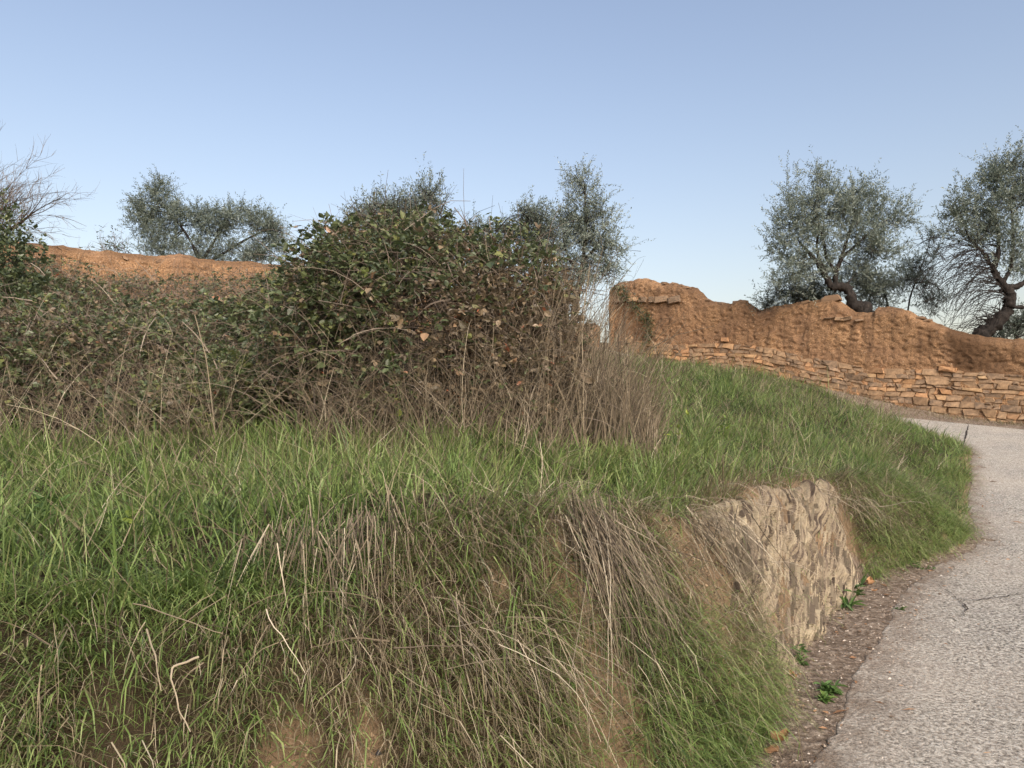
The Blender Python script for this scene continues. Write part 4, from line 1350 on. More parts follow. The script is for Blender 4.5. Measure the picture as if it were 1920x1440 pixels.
tag(o, 'bleached twiggy dry shrub trailing over the slate', 'shrub')

# loose straws caught all over the bank
a = Acc()
n = 900
x = rng.uniform(-2.2, 2.4, n); y = rng.uniform(1.6, 5.4, n)
D, arc, E, B, T = ground_info(x, y)
k = (D > .05) & (T < 1.35) & in_view(x, y, .3)
x, y = x[k], y[k]; n = len(x)
dz, steep = downhill(x, y)
nv = normal_at(x, y)
p = np.stack([x, y, ground(x, y)], 1) + nv * .03
along = np.stack([np.cos(dz), np.sin(dz), -steep * 1.2], 1)
d = along * rng.choice([-1, 1], (n, 1), p=[.35, .65]) * .8 + nv * .5 + rng.normal(0, .5, (n, 3))
canes(a, p, d, rng.uniform(.12, .55, n), .0015 * rng.lognormal(0, .3, n), np.full(n, .3), np.clip(rng.normal(.62, .2, n), 0, 1), 7, .05)
o = a.build('loose_straw', M_STRAW)
tag(o, 'thin straws scattered over the grassy bank', 'straw', kind='stuff')

# single stalks that stand out
def stalk_line(label, pix, rad, tone, name='dry_stalk', group=None, mat=None, flat=False):
    rad *= .60; tone = tone * .80 - .02
    pts = np.array([P(x, y, Y) for x, y, Y in pix])
    t = np.linspace(0, len(pts) - 1, 6 * (len(pts) - 1) + 1)
    pt = np.stack([np.interp(t, range(len(pts)), pts[:, k]) for k in range(3)], 1)
    pt[1:-1] += rng.normal(0, .0035, (len(pt) - 2, 3))
    for _ in range(2):
        pt[1:-1] = (pt[:-2] + 2 * pt[1:-1] + pt[2:]) / 4
    a = Acc()
    r = rad * np.linspace(1, .55, len(pt))
    v, q = tubes(pt[None], r[None], 5)
    if flat:
        c = np.repeat(pt, 5, 0)
        v = c + (v - c) * np.array([1.0, .15, 1.0])
    a.add(v, [q], tone)
    o = a.build(name, mat or M_STRAW, origin=pts[0], smooth=True)
    tag(o, label, 'stalk', group)
    return o
stalk_line('bleached bent grass leaf hanging like a hook on the bank', ((372, 1232, 2.15), (322, 1250, 2.1), (318, 1275, 2.08), (335, 1330, 2.07), (357, 1372, 2.06)), .0062, 1.0, 'dead_leaf_blade', flat=True)
stalk_line('pale split stalk beside the hooked dead leaf', ((275, 1180, 2.2), (290, 1230, 2.12), (302, 1295, 2.1)), .0050, .95)
stalk_line('long grey stalk slanting across the grass edge', ((250, 1132, 2.3), (320, 1155, 2.2), (418, 1188, 2.15)), .0040, .8)
stalk_line('pale stalk leaning from the grass down to the bank', ((735, 930, 3.0), (770, 1000, 2.9), (805, 1060, 2.8), (842, 1115, 2.7)), .0048, .85)
stalk_line('thinner stalk beside the leaning pale one', ((722, 905, 3.05), (752, 975, 2.9), (795, 1060, 2.8)), .0035, .9)
stalk_line('short cut stalk standing at the bank edge', ((590, 1050, 2.7), (586, 985, 2.72), (578, 928, 2.75)), .0050, .95)
stalk_line('tall dry cane at the foot of the brambles', ((405, 858, 5.0), (400, 780, 5.0), (388, 680, 5.0), (365, 590, 5.05)), .0085, .8)
stalk_line('thin upright stalk above the bare orange soil', ((1042, 1050, 3.4), (1036, 930, 3.45), (1000, 800, 3.6)), .0040, .85)
stalk_line('upright straw beside the sheaf of hanging stalks', ((1080, 1090, 3.3), (1072, 1000, 3.35), (1062, 900, 3.45)), .0036, .9)
stalk_line('long straw lying over the soil of the bank', ((975, 1175, 2.85), (1040, 1195, 2.8), (1090, 1225, 2.78), (1120, 1255, 2.75)), .0034, .95)
stalk_line('curved straw lying below the slate', ((1382, 1222, 4.25), (1440, 1192, 4.3), (1510, 1166, 4.4)), .0045, 1.0)
stalk_line('straight straw hanging down the middle of the bank', ((855, 1110, 2.7), (868, 1230, 2.5), (890, 1330, 2.42)), .0034, .95)
stalk_line('straw slanting low on the bank beside the bare soil', ((800, 1240, 2.5), (780, 1330, 2.42), (760, 1445, 2.36)), .0030, .9)
stalk_line('thin straw rising from the grass below the wall', ((1248, 830, 6.4), (1262, 750, 6.4), (1235, 690, 6.5), (1225, 640, 6.6)), .0060, .85)
stalk_line('pair-less pale stem crossing the green slope', ((1225, 860, 6.0), (1252, 780, 6.0), (1272, 735, 6.0)), .0050, .9)
stalk_line('dry twig lying on the dirt beside the path', ((1575, 1218, 4.75), (1600, 1212, 4.8), (1628, 1214, 4.85)), .0040, .8)
stalk_line('pale twig lying on the concrete near the green tuft', ((1789, 1040, 7.2), (1810, 1034, 7.3), (1836, 1026, 7.4)), .0055, .9)

# ------------------------------------------------------------------ trees
def tree_leaves(acc, lumps, n_shoot, per, L, W, tone_mu, shoot_len=.42, upw=.7, wind=(0, 0, 0), sparse=0.0):
    """Shoots through the crown's volume, each set with pairs of narrow leaves. Returns the shoot bases."""
    vol = np.array([r[0] * r[2] for _, r in lumps]) ** .9
    k = rng.choice(len(lumps), n_shoot, p=vol / vol.sum())
    c = np.array([b[0] for b in lumps])[k]; r = np.array([b[1] for b in lumps])[k]
    d = unit(rng.normal(0, 1, (n_shoot, 3)))
    rr = rng.uniform(0.05, 1, n_shoot) ** .5
    base = c + d * r * rr[:, None] * .88
    nc = max(6, n_shoot // 9)                        # shoots gather in sprays
    cl = base[rng.integers(0, n_shoot, nc)]
    who = rng.integers(0, nc, n_shoot)
    near_ = rng.random(n_shoot) < .82
    base = np.where(near_[:, None], cl[who] + rng.normal(0, .085, (n_shoot, 3)), base)
    clt = rng.normal(0, .13, nc)[who]
    sd = unit(d * .9 + np.array([0, 0, upw]) + rng.normal(0, .4, (n_shoot, 3)) + np.array(wind))
    sl = shoot_len * rng.lognormal(0, .35, n_shoot)
    t = np.linspace(.08, 1.0, per)
    N = n_shoot * per
    sag = np.zeros((n_shoot, per, 3)); sag[..., 2] = -0.10 * (t ** 2)[None, :] * sl[:, None]
    pos = base[:, None, :] + sd[:, None, :] * (t[None, :, None] * sl[:, None, None]) + sag
    pos = pos.reshape(-1, 3) + rng.normal(0, .012, (N, 3))
    sdr = np.repeat(sd, per, 0)
    sidev = unit(np.cross(sdr, rng.normal(0, 1, (N, 3))))
    dd = unit(sdr * .75 + sidev * .85 + rng.normal(0, .18, (N, 3)))
    ln = L * rng.lognormal(0, .22, N)
    v, f, m = leaves(pos, dd, ln, W * rng.lognormal(0, .2, N), LANCE, 1.0)
    tone = np.clip(rng.normal(tone_mu, .10, N) + np.repeat(clt, per), 0, 1)
    acc.add(v, f, np.repeat(tone, m))
    return base, sd, sl

def limb(acc, pix, radii, sides=8):
    """A limb through (px, py, depth) points with the given radii."""
    pts = np.array([P(*q) for q in pix])
    n = len(pts)
    t = np.linspace(0, n - 1, (n - 1) * 6 + 1)
    q = np.vstack([2 * pts[0] - pts[1], pts, 2 * pts[-1] - pts[-2]])
    out = []
    for u in t:
        i = min(int(u), n - 2); f = u - i
        a_, b_, c_, d_ = q[i], q[i + 1], q[i + 2], q[i + 3]
        out.append(.5 * (2 * b_ + (c_ - a_) * f + (2 * a_ - 5 * b_ + 4 * c_ - d_) * f * f + (3 * b_ - a_ - 3 * c_ + d_) * f ** 3))
    out = np.array(out)
    r = np.interp(t, range(n), radii) * (1 + .10 * rng.normal(0, 1, len(t)))
    v, qd = tubes(out[None], r[None], sides)
    cen = np.repeat(out, sides, 0)
    v = cen + (v - cen) * (1 + .17 * rng.normal(0, 1, (len(v), 1)))
    acc.add(v, [qd], .5)
    return out

def boughs(acc, starts, targets, r0=.02, r1=.004, K=6):
    """Thin curved branches from the nearest start point to each target."""
    starts = np.asarray(starts); N = len(targets)
    di = np.linalg.norm(targets[:, None] - starts[None], axis=2) + .25 * rng.random((N, len(starts)))
    s = starts[di.argmin(1)]
    t = np.linspace(0, 1, K)[None, :, None]
    ctrl_ = (s + targets) / 2 + rng.normal(0, .10, (N, 3)) + np.array([0, 0, .10])
    pts = (1 - t) ** 2 * s[:, None] + 2 * t * (1 - t) * ctrl_[:, None] + t * t * targets[:, None]
    pts[:, 1:-1] += rng.normal(0, .02, (N, K - 2, 3))
    rad = np.linspace(r0, r1, K)[None, :] * rng.lognormal(0, .3, (N, 1))
    v, q = tubes(pts, rad, 4)
    acc.add(v, [q], .4)

def lump(px, py, Y, rx, rz, ry=None):
    s = Y / FPX
    return (P(px, py, Y), np.array([rx * s, (ry if ry else (rx + rz) / 2) * s, rz * s]))

def tree(label, Y, limbs, lumps, n_shoot, per=16, L=.082, W=.023, tone=.45, name='olive_tree', shoot=.42, upw=.7, n_bough=40, wind=(0, 0, 0), br=.02, stump=None):
    b = P(limbs[0][0][0][0], limbs[0][0][0][1], Y)
    n_shoot = int(n_shoot * 1.65)
    root = thing(name, label, 'tree', tuple(b))
    a = Acc(); nodes = []
    for pix, rad in limbs:
        out = limb(a, [(q[0], q[1], Y + (q[2] if len(q) > 2 else 0)) for q in pix], rad)
        nodes.append(out[len(out) // 3:])
    if stump is not None:
        (sx, sy), (r1, r2) = stump
        c = P(sx, sy, Y)
        th = np.linspace(.02, math.pi - .02, 12); ph = np.linspace(0, 2 * math.pi, 17)
        TH, PH = np.meshgrid(th, ph)
        rr = 1 + .22 * (fbm(TH * 2, np.sin(PH) * 2, 3, 3) - .5)
        v = np.stack([c[0] + r1 * rr * np.sin(TH) * np.cos(PH), c[1] + r1 * rr * np.sin(TH) * np.sin(PH), c[2] + r2 * rr * np.cos(TH)], -1)
        a.add(v, [quads_grid(17, 12)], .5)
    a.build('trunk', M_BARK, root, smooth=True)
    nodes = np.vstack(nodes)
    la = Acc()
    lm = [lump(q[0], q[1], Y + (q[4] if len(q) > 4 else 0), q[2], q[3]) for q in lumps]
    base, sd, sl = tree_leaves(la, lm, n_shoot, per, L, W, tone, shoot, upw, wind)
    ba = Acc()
    k = rng.choice(len(base), min(n_bough, len(base)), replace=False)
    boughs(ba, nodes, base[k], br * .7, .003)
    # twigs that carry the shoots
    j = rng.choice(len(base), min(len(base), 500), replace=False)
    pts = np.stack([base[j] - sd[j] * .25, base[j], base[j] + sd[j] * sl[j][:, None] * .8], 1)
    v, q = tubes(pts, np.tile([.006, .004, .0015], (len(j), 1)), 3)
    ba.add(v, [q], .4)
    ba.build('branches', M_BARK, root)
    o = la.build('crown', M_OLIVE, root)
    tag(o, kind='stuff')
    return root

# the leaning olive on the wall
tree('olive tree with crooked leaning trunk growing over the wall notch', 21.6,
     [(((1632, 600), (1618, 584), (1600, 571), (1592, 548), (1580, 537), (1558, 538)), (.24, .22, .17, .13, .14, .11)),
      (((1560, 539), (1549, 520), (1535, 496), (1520, 478), (1500, 455)), (.10, .085, .07, .055, .035)),
      (((1556, 538), (1545, 505), (1532, 470), (1535, 430)), (.06, .05, .04, .025)),
      (((1566, 536), (1568, 510), (1576, 487), (1588, 450), (1600, 410)), (.075, .065, .06, .045, .025)),
      (((1568, 510), (1550, 485), (1545, 455), (1530, 400)), (.05, .045, .035, .02)),
      (((1576, 487), (1615, 450), (1650, 420)), (.04, .03, .015))],
     [(1500, 405, 58, 62), (1465, 450, 34, 55), (1560, 385, 58, 42), (1615, 385, 52, 42), (1660, 410, 52, 30), (1600, 445, 80, 45), (1525, 480, 62, 45), (1480, 520, 46, 45), (1640, 480, 55, 40),
      (1580, 520, 60, 40, .8), (1478, 350, 16, 30), (1534, 345, 16, 32), (1612, 352, 30, 22), (1695, 410, 22, 22), (1640, 535, 50, 35, .9)],
     1400, 20, n_bough=60, stump=((1622, 578), (.21, .20)), wind=(.25, 0, .0), tone=.60, shoot=.46)
tree('thin spindly olive behind the leaning one, low beside the bare branches', 23.5,
     [(((1700, 605), (1706, 560), (1720, 520), (1735, 480), (1745, 445)), (.026, .022, .02, .015, .008)), (((1668, 590), (1660, 555), (1650, 530), (1640, 500)), (.035, .03, .025, .015)), (((1716, 530), (1745, 530), (1765, 545)), (.03, .02, .01))],
     [(1740, 455, 34, 38), (1720, 505, 40, 34), (1690, 540, 45, 34), (1745, 560, 40, 34), (1650, 570, 50, 26), (1620, 545, 36, 30), (1770, 580, 22, 18)],
     330, 16, n_bough=30, wind=(.1, 0, .1), tone=.5)
tree('low olive suckers spilling over the wall crest below the leaning olive', 23.0,
     [(((1528, 585), (1527, 545), (1524, 500)), (.03, .025, .012)), (((1500, 585), (1490, 560), (1478, 535)), (.03, .025, .012))],
     [(1480, 555, 42, 22), (1440, 572, 26, 12), (1520, 545, 40, 26), (1500, 572, 40, 14), (1560, 560, 30, 18)],
     300, 16, n_bough=20, tone=.42, upw=.3)
# the pruned olive with a fan of bare branches
t2 = tree('olive tree with dark bent trunk and fan of drooping bare branches', 20.4,
     [(((1826, 650), (1841, 628), (1868, 606), (1890, 580), (1893, 552), (1886, 538)), (.22, .20, .17, .15, .145, .16)),
      (((1886, 540), (1875, 525), (1864, 508), (1870, 480), (1872, 440), (1865, 400)), (.11, .09, .07, .055, .04, .02)),
      (((1890, 540), (1908, 536), (1930, 520), (1950, 470), (1960, 400)), (.10, .085, .07, .05, .03)),
      (((1892, 575), (1920, 576), (1960, 570)), (.06, .05, .03)),
      (((1880, 530), (1895, 500), (1900, 450), (1895, 380)), (.06, .05, .035, .02)),
      (((1864, 508), (1840, 470), (1815, 440), (1800, 400)), (.045, .035, .025, .012))],
     [(1885, 318, 40, 34), (1905, 355, 60, 50), (1855, 395, 52, 55), (1798, 385, 26, 45), (1880, 445, 60, 50), (1830, 440, 45, 40), (1960, 340, 60, 80), (1970, 440, 60, 70), (1860, 345, 25, 25),
      (1785, 420, 22, 25), (1900, 500, 45, 35)],
     1000, 20, n_bough=60, wind=(.25, 0, .0), tone=.52, shoot=.46)
a = Acc()
hub = np.array([P(1868, 510, 20.4), P(1884, 540, 20.4), P(1872, 520, 20.3), P(1880, 532, 20.5), P(1866, 495, 20.4), P(1852, 488, 20.3), P(1836, 466, 20.4), P(1870, 478, 20.4), P(1892, 556, 20.4)])
n = 120
p0 = hub[rng.integers(0, 9, n)]
ang = rng.uniform(math.radians(135), math.radians(250), n)
d = np.stack([np.cos(ang) * 1.1, rng.normal(-.1, .35, n), np.sin(ang) * .75 + .35], 1)
pts = canes(a, p0, d, rng.uniform(.9, 2.5, n), .010 * rng.lognormal(0, .25, n), rng.uniform(.25, .6, n), np.clip(rng.normal(.3, .15, n), 0, 1), 9, .05)
k = rng.integers(0, n, 420); j = rng.integers(3, 9, 420)
canes(a, pts[k, j], np.stack([rng.normal(-.5, .5, 420), rng.normal(0, .4, 420), rng.normal(-.2, .6, 420)], 1), rng.uniform(.2, .75, 420), .006 * rng.lognormal(0, .2, 420), np.full(420, .3), np.full(420, .3), 6, .07)
# low sprays by the trunk's foot
n = 60
q = rng.random(n)
p0 = np.array([P(1840 + 45 * u, 628 - 45 * u, 20.4) for u in q])
canes(a, p0, np.stack([rng.uniform(-1.2, -.2, n), rng.normal(0, .3, n), rng.uniform(0, .6, n)], 1), rng.uniform(.4, 1.3, n), .010 * rng.lognormal(0, .2, n), np.full(n, .35), np.full(n, .25), 7, .06)
a.build('bare_branches', M_BARK, t2)
tree('dark low olive foliage behind the bent trunk at the path bend', 23.0, [(((1905, 660), (1905, 630), (1900, 610)), (.06, .05, .03))],
     [(1890, 620, 36, 22), (1925, 605, 36, 28), (1870, 632, 20, 12), (1960, 600, 30, 40)], 240, 16, n_bough=15, tone=.25, upw=.4)
# trees seen over the bramble mound
tree('slender tall olive between the bramble mound and the broken wall end', 17.5,
     [(((1075, 600), (1085, 540), (1095, 470), (1098, 400), (1095, 340)), (.07, .06, .05, .035, .015)), (((1088, 520), (1065, 480), (1055, 440)), (.035, .03, .015)), (((1092, 490), (1120, 460), (1135, 430)), (.035, .03, .015))],
     [(1088, 345, 28, 28), (1098, 385, 54, 36), (1112, 425, 56, 40), (1075, 455, 46, 40), (1132, 465, 38, 38), (1105, 500, 56, 34), (1138, 505, 32, 26), (1060, 500, 34, 34), (1065, 410, 26, 26), (1058, 545, 30, 26), (1090, 535, 40, 18)],
     800, 17, n_bough=40, tone=.64, L=.064, W=.018, shoot=.34)
tree('small dense olive crown behind the right side of the bramble mound', 16.0,
     [(((1010, 600), (1008, 520), (1005, 440)), (.06, .05, .02)), (((1006, 500), (985, 450), (975, 420)), (.03, .025, .012))],
     [(1008, 405, 36, 26), (985, 425, 30, 22), (1025, 430, 28, 28), (960, 445, 26, 22), (1010, 455, 44, 28), (900, 440, 28, 18), (880, 448, 18, 22)],
     420, 17, n_bough=30, tone=.45, L=.060, W=.016, shoot=.26)
tree('olive crown rising behind the top of the bramble mound', 15.0,
     [(((770, 600), (775, 500), (785, 420), (795, 370)), (.07, .06, .04, .02)), (((778, 470), (740, 420), (720, 400)), (.04, .03, .015))],
     [(800, 360, 26, 24), (785, 390, 44, 28), (735, 392, 44, 24), (695, 402, 34, 24), (822, 395, 22, 26), (760, 420, 76, 26), (670, 420, 24, 20)],
     460, 17, n_bough=30, tone=.50, L=.058, W=.016, shoot=.30)
tree('wide dense olive behind the hidden mud wall', 23.5,
     [(((385, 540), (375, 490), (350, 440), (310, 390)), (.09, .07, .04, .015)), (((378, 490), (410, 440), (430, 410)), (.05, .035, .015)), (((378, 500), (460, 450), (500, 430)), (.04, .03, .012))],
     [(292, 372, 40, 26), (265, 410, 28, 40), (320, 410, 52, 40), (385, 415, 56, 42), (440, 410, 44, 36), (490, 430, 40, 40), (520, 462, 24, 36), (300, 460, 50, 30), (390, 470, 90, 30), (480, 480, 50, 26), (300, 350, 16, 14), (252, 390, 14, 14)],
     2000, 18, n_bough=40, tone=.48, L=.066, W=.020, shoot=.34)
# the bare tree at the edge of the view
bt = thing('bare_tree', 'leafless grey tree with fine upswept twigs', 'tree', tuple(P(-40, 560, 14.0)))
a = Acc()
l1 = limb(a, [(-40, 600, 14), (-30, 500, 14), (-15, 430, 14), (0, 360, 14)], (.11, .09, .06, .03))
l2 = limb(a, [(-28, 490, 14), (10, 440, 14), (55, 405, 14)], (.05, .035, .015))
l3 = limb(a, [(-25, 470, 14), (-60, 400, 14), (-70, 330, 14)], (.05, .035, .015))
a.build('trunk', M_BARK, bt, smooth=True)
a = Acc()
nd = np.vstack([l1[4:], l2, l3])
n = 90
p0 = nd[rng.integers(0, len(nd), n)]
pts = canes(a, p0, np.stack([rng.normal(.45, .6, n), rng.normal(-.1, .5, n), rng.uniform(.25, 1.3, n)], 1), rng.uniform(.5, 1.0, n), .008 * rng.lognormal(0, .25, n), np.full(n, .03), np.full(n, .45), 7, .06)
for cnt, ln, rd in ((520, .45, .0042), (1500, .26, .0026)):
    k = rng.integers(0, len(pts), cnt); j = rng.integers(2, pts.shape[1], cnt)
    dirp = unit(pts[k, j] - pts[k, j - 1])
    pts2 = canes(a, pts[k, j], dirp + rng.normal(0, .5, (cnt, 3)) + np.array([0, 0, .15]), ln * rng.uniform(.5, 1.3, cnt), rd * rng.lognormal(0, .2, cnt), np.full(cnt, .05), np.clip(rng.normal(.55, .15, cnt), 0, 1), 5, .08)
    pts = pts2
a.build('twigs', M_TWIG, bt)
# thin bare sprigs on the crest of the hidden wall
sb = thing('bare_shrub', 'small nearly leafless shrub on the crest of the hidden wall', 'shrub', tuple(P(205, 480, 18.6)))
a = Acc()
n = 26
p0 = np.array([P(u, 478, 18.6) for u in rng.uniform(180, 250, n)])
pts = canes(a, p0, np.stack([rng.normal(-.1, .6, n), rng.normal(0, .4, n), rng.uniform(.3, 1, n)], 1), rng.uniform(.3, .75, n), np.full(n, .007), np.full(n, .05), np.full(n, .4), 6, .1)
k = rng.integers(0, n, 90); j = rng.integers(2, 6, 90)
canes(a, pts[k, j], rng.normal(0, .6, (90, 3)) + np.array([0, 0, .4]), rng.uniform(.1, .35, 90), np.full(90, .004), np.full(90, .05), np.full(90, .4), 5, .1)
a.build('twigs', M_TWIG, sb)
a = Acc()
k = rng.integers(0, n, 120); lp = pts[k, rng.integers(2, 6, 120)] + rng.normal(0, .05, (120, 3))
bramble_leaves(a, lp, rng.normal(0, 1, lp.shape), .045, np.clip(rng.normal(.3, .1, 120), 0, .6))
tag(a.build('leaves', M_BRAMBLE, sb), kind='stuff')
# trailing sprig of ivy on the broken wall end
iv = thing('ivy', 'sprig of ivy trailing over the upper end of the mud wall', 'ivy', tuple(P(1175, 545, 24.8)))
a = Acc(); al = Acc()
trail = []
for px, py in ((1150, 532), (1165, 545), (1180, 562), (1200, 580), (1215, 598), (1222, 618), (1218, 640)):
    s, z = on_wall(px, py)
    q = WA + WD * s + WN * .12
    trail.append((q[0], q[1], z))
trail = np.array(trail)
t = np.linspace(0, 6, 30)
pt = np.stack([np.interp(t, range(7), trail[:, k]) for k in range(3)], 1)
v, qd = tubes(pt[None], np.full((1, 30), .012), 4); a.add(v, [qd], .4)
lp = np.repeat(pt, 26, 0) + rng.normal(0, 1, (780, 3)) * np.array([.11, .05, .11])
bramble_leaves(al, lp, np.tile([-.4, -.8, 0], (780, 1)), .045, np.clip(rng.normal(.30, .12, 780), 0, .6))
a.build('stem', M_TWIG, iv); tag(al.build('leaves', M_BRAMBLE, iv), kind='stuff')

# ------------------------------------------------------------------ weeds, leaves and grit
def weed(label, px, py, Y, n, L, W, h, spread=.5, tone=.4, name='weed', on=None):
    b = P(px, py, Y)
    b[2] = float(ground(np.array([b[0]]), np.array([b[1]]))[0])
    root = thing(name, label, 'weed', tuple(b))
    a = Acc()
    m = max(3, n // 9)
    d = np.stack([rng.normal(0, spread, m), rng.normal(0, spread, m), np.ones(m)], 1)
    pts = canes(a, np.tile(b, (m, 1)), d, h * rng.uniform(.6, 1.1, m), np.full(m, .0025), np.full(m, .1), np.full(m, .6), 5, .05)
    a.build('stem', M_WEED, root)
    tv, tf = OVATE
    mes = []
    for k in range(3):
        r = np.random.default_rng(k)
        me = make_mesh('leaf', tv * np.array([1, W / L, 1]) * r.uniform(.9, 1.1, (7, 3)), [tf], np.full(7, tone + .12 * (k - 1)))
        me.materials.append(M_WEED); mes.append(me)
    kk = rng.integers(0, m, n); jj = rng.integers(0, 5, n)
    base = pts[kk, jj]
    out = unit(np.stack([rng.normal(0, 1, n), rng.normal(-.2, 1, n), rng.normal(.25, .4, n)], 1))
    s, nn = leaf_frames(out, .3)
    for i in range(n):
        o = bpy.data.objects.new('leaf', mes[i % 3]); C.objects.link(o); o.parent = root
        l = L * rng.uniform(.6, 1.3); q = base[i] - b
        o.matrix_basis = Matrix(((out[i][0] * l, s[i][0] * l, nn[i][0] * l, q[0]), (out[i][1] * l, s[i][1] * l, nn[i][1] * l, q[1]), (out[i][2] * l, s[i][2] * l, nn[i][2] * l, q[2]), (0, 0, 0, 1)))
    return root
weed('broad-leaved green weed in the lush grass', 85, 985, 3.3, 22, .10, .08, .14, .7, .45)
weed('pale green weed with small leaves in the grass', 235, 1000, 3.1, 26, .06, .045, .14, .7, .75)
weed('yellow-green sow thistle standing before the wall', 1265, 745, 6.2, 20, .07, .03, .35, .15, .95)
weed('bright green leafy weed on the grassy slope', 1350, 775, 8.5, 50, .10, .05, .28, .9, .75)
weed('grey-green rosette weed at the foot of the slate', 1592, 1136, 5.55, 30, .10, .026, .12, .8, .25)
weed('second grey-green weed just above the dirt strip', 1604, 1096, 5.85, 26, .10, .026, .12, .8, .3)
weed('small dark green weed below the slate', 1500, 1226, 4.5, 50, .045, .022, .11, .8, .3)
weed('flat green weed between bank grass and concrete', 1560, 1305, 4.1, 70, .055, .022, .06, 1.2, .35)
weed('pale flat weed under the bank grass by the concrete', 1545, 1330, 4.0, 26, .05, .026, .03, 1.4, .55)
weed('tiny weed growing in the dirt near the crack', 1690, 1140, 5.5, 26, .03, .012, .05, 1.0, .25)
weed('small tuft of weed at the concrete edge', 1730, 1070, 6.6, 30, .04, .012, .10, 1.0, .35)
weed('light green bramble shoot with bright leaves on the mound', 750, 722, 5.25, 16, .075, .055, .95, .10, .85)

def fallen_leaf(label, px, py, size, curl, tone, yaw):
    x, y = on_path(px, py)
    z = float(max(ground(np.array([x]), np.array([y]))[0], z_slab(x, y) if False else -9)) + .012
    nu, nv = 9, 7
    U, V = np.meshgrid(np.linspace(-1, 1, nu), np.linspace(-1, 1, nv))
    wv = (1 - np.abs(U) ** 2.2) * (0.62 + .16 * np.cos(U * 9)) * V
    Z = curl * (.55 * V ** 2 + .35 * U ** 2) + .10 * np.sin(U * 4 + V * 3)
    c, s = math.cos(yaw), math.sin(yaw)
    X_, Y_ = U * c - wv * s, U * s + wv * c
    a = Acc()
    a.add(np.stack([X_ * size, Y_ * size, Z * size + .2 * size], -1) + np.array([x, y, z]), [quads_grid(nv, nu)], tone)
    o = a.build('fallen_leaf', M_DEADLEAF, origin=(x, y, z), smooth=True)
    tag(o, label, 'leaf', 'dead leaves fallen beside the path')
fallen_leaf('large curled brown leaf at the foot of the bank', 1462, 1396, .050, .9, .45, .4)
fallen_leaf('curled orange leaf near the rosette weeds', 1630, 1100, .055, .9, .95, 1.0)
fallen_leaf('small tan leaf lying in the verge grass', 1683, 1013, .05, .3, .9, .1)
fallen_leaf('thin folded leaf at the dark dirt below the slate', 1487, 1280, .035, 1.2, .6, 1.6)
fallen_leaf('orange scrap of leaf beside the curled orange leaf', 1640, 1112, .025, .5, .8, .2)
fallen_leaf('dull brown leaf flat on the dirt under the large curled one', 1447, 1414, .05, .1, .25, .9)

# grit and litter on the dirt strip
def grit():
    n = 26000
    x = rng.uniform(.6, 6.5, n); y = rng.uniform(2.6, 10.5, n)
    D, arc, E, B, T = ground_info(x, y)
    k = (D < 0.05) & (D > -np.where(y < 7, .95, .55)) & (rng.random(n) < np.where(D > -.5, 1, .35))
    x, y = x[k], y[k]
    n = len(x)
    z = np.maximum(ground(x, y), z_path(x, y) - .02)
    s = np.minimum(.0042 * rng.lognormal(0, .55, n), .011)
    oct_ = np.array([[1, 0, 0], [-1, 0, 0], [0, 1, 0], [0, -1, 0], [0, 0, .7], [0, 0, -.7]], float)
    f = np.array([[0, 2, 4], [2, 1, 4], [1, 3, 4], [3, 0, 4], [2, 0, 5], [1, 2, 5], [3, 1, 5], [0, 3, 5]])
    v = oct_[None] * s[:, None, None] * rng.uniform(.6, 1.4, (n, 6, 1))
    ang = rng.uniform(0, 6.28, n); c, sn = np.cos(ang), np.sin(ang)
    vx = v[..., 0] * c[:, None] - v[..., 1] * sn[:, None]; vy = v[..., 0] * sn[:, None] + v[..., 1] * c[:, None]
    v = np.stack([vx + x[:, None], vy + y[:, None], v[..., 2] + (z + s * .3)[:, None]], -1)
    a = Acc()
    a.add(v, [(np.arange(n)[:, None, None] * 6 + f[None]).reshape(-1, 3)], np.repeat(rng.random(n), 6))
    o = a.build('gravel', tone_mat('grit', [(0, (0.10, .075, .055)), (.6, (.28, .23, .18)), (1, (.55, .50, .43))], .9, .15, 0))
    tag(o, 'loose grit on the dirt strip beside the concrete', 'gravel', kind='stuff')
    # dead leaf scraps and straw bits
    n = 9000
    x = rng.uniform(.6, 8.5, n); y = rng.uniform(2.6, 14, n)
    D, arc, E, B, T = ground_info(x, y)
    k = (D < 0.1) & (D > -np.where(y < 7, .55, .30))
    x, y = x[k], y[k]; n = len(x)
    z = np.maximum(ground(x, y), z_path(x, y) - .02) + .008
    d = unit(np.stack([rng.normal(0, 1, n), rng.normal(0, 1, n), rng.normal(0, .15, n)], 1))
    ln = .019 * rng.lognormal(0, .6, n)
    v, f, m = leaves(np.stack([x, y, z], 1), d, ln, ln * rng.uniform(.12, .6, n), LANCE, .25)
    a = Acc(); a.add(v, f, np.repeat(rng.random(n), m))
    n = 260
    x = rng.uniform(.8, 7, n); y = rng.uniform(2.8, 12, n)
    D, arc, E, B, T = ground_info(x, y)
    k = (D < -.3) & (D > -1.3) & (rng.random(n) < .9)
    x, y = x[k], y[k]; n = len(x)
    d = unit(np.stack([rng.normal(0, 1, n), rng.normal(0, 1, n), rng.normal(0, .1, n)], 1))
    ln = .03 * rng.lognormal(0, .6, n)
    v, f, m = leaves(np.stack([x, y, z_path(x, y) + .018], 1), d, ln, ln * rng.uniform(.08, .4, n), LANCE, .2)
    a.add(v, f, np.repeat(rng.random(n), m))
    o = a.build('leaf_litter', M_DEADLEAF)
    tag(o, 'scraps of dead leaf and straw on the dirt strip', 'litter', kind='stuff')
grit()
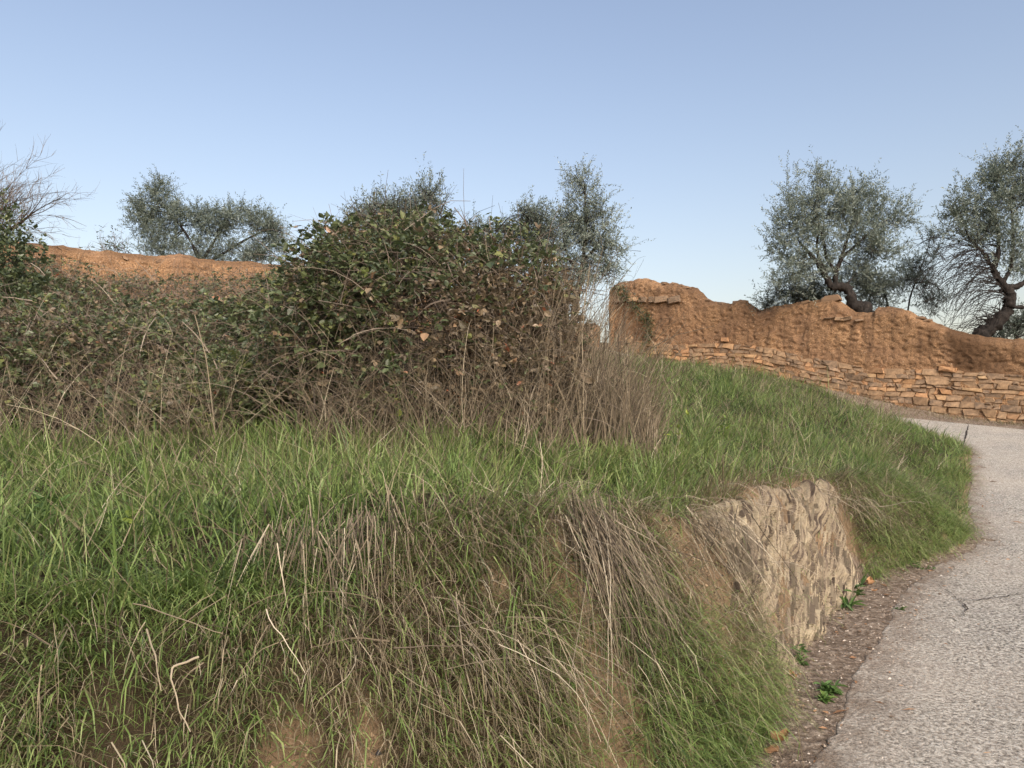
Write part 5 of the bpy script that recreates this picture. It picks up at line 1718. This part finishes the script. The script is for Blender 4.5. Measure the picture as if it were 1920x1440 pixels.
def crumbs():
    P_, S_ = [], []
    for bx, by, br in list(PATCH_XY) + [(np.interp(q, FA, FOOT_S[:, 0]) - .25, np.interp(q, FA, FOOT_S[:, 1]) + .18, .3) for q in np.linspace(ARC_DIRT0, ARC_ROCK0 + .2, 4)]:
        k = int(2600 * br)
        x = bx + rng.normal(0, br * .55, k); y = by + rng.normal(0, br * .55, k)
        P_.append(np.stack([x, y, ground(x, y)], 1)); S_.append(np.minimum(.0042 * rng.lognormal(0, .7, k), .010))
    p = np.vstack(P_); sz = np.concatenate(S_); n = len(p)
    oct_ = np.array([[1, 0, 0], [-1, 0, 0], [0, 1, 0], [0, -1, 0], [0, 0, .8], [0, 0, -.8]], float)
    f = np.array([[0, 2, 4], [2, 1, 4], [1, 3, 4], [3, 0, 4], [2, 0, 5], [1, 2, 5], [3, 1, 5], [0, 3, 5]])
    v = p[:, None, :] + oct_[None] * sz[:, None, None] * rng.uniform(.5, 1.5, (n, 6, 1)) + rng.normal(0, .15, (n, 6, 3)) * sz[:, None, None]
    a = Acc(); a.add(v, [(np.arange(n)[:, None, None] * 6 + f[None]).reshape(-1, 3)], np.repeat(rng.random(n), 6))
    o = a.build('soil_crumbs', tone_mat('clod', [(0, (0.06, .043, .03)), (.5, (.20, .145, .09)), (.9, (.36, .265, .165)), (1, (.05, .05, .055))], .95, .1, 0))
    tag(o, 'crumbs of tan soil on the bare spots of the bank', 'soil', kind='stuff')
crumbs()

# dry mat of grass along the foot of the stone wall
a = Acc()
n = 5200
s = rng.uniform(0.5, 15, n); off = rng.uniform(.05, 1.5, n) ** 1.2
x = WA[0] + WD[0] * s + WN[0] * off; y = WA[1] + WD[1] * s + WN[1] * off
_, _, E, _, _ = ground_info(x, y)
k = E > -.05
x, y = x[k], y[k]; n = len(x)
v, f, m = blades(np.stack([x, y, ground(x, y) - .01], 1), rng.uniform(.06, .22, n), np.full(n, .011), rng.uniform(0, 6.28, n), rng.uniform(.3, 1.2, n), rng.uniform(.2, 1, n), 2)
a.add(v, f, np.repeat(np.clip(rng.normal(.76, .08, n), .3, 1), m))
o = a.build('dead_grass', M_GRASS)
tag(o, 'withered grass along the foot of the stone wall', 'grass', kind='stuff')
print('triangles', sum(sum(len(p.vertices) - 2 for p in ob.data.polygons) for ob in scene.objects if ob.type == 'MESH' and len(ob.data.polygons) > 5000))
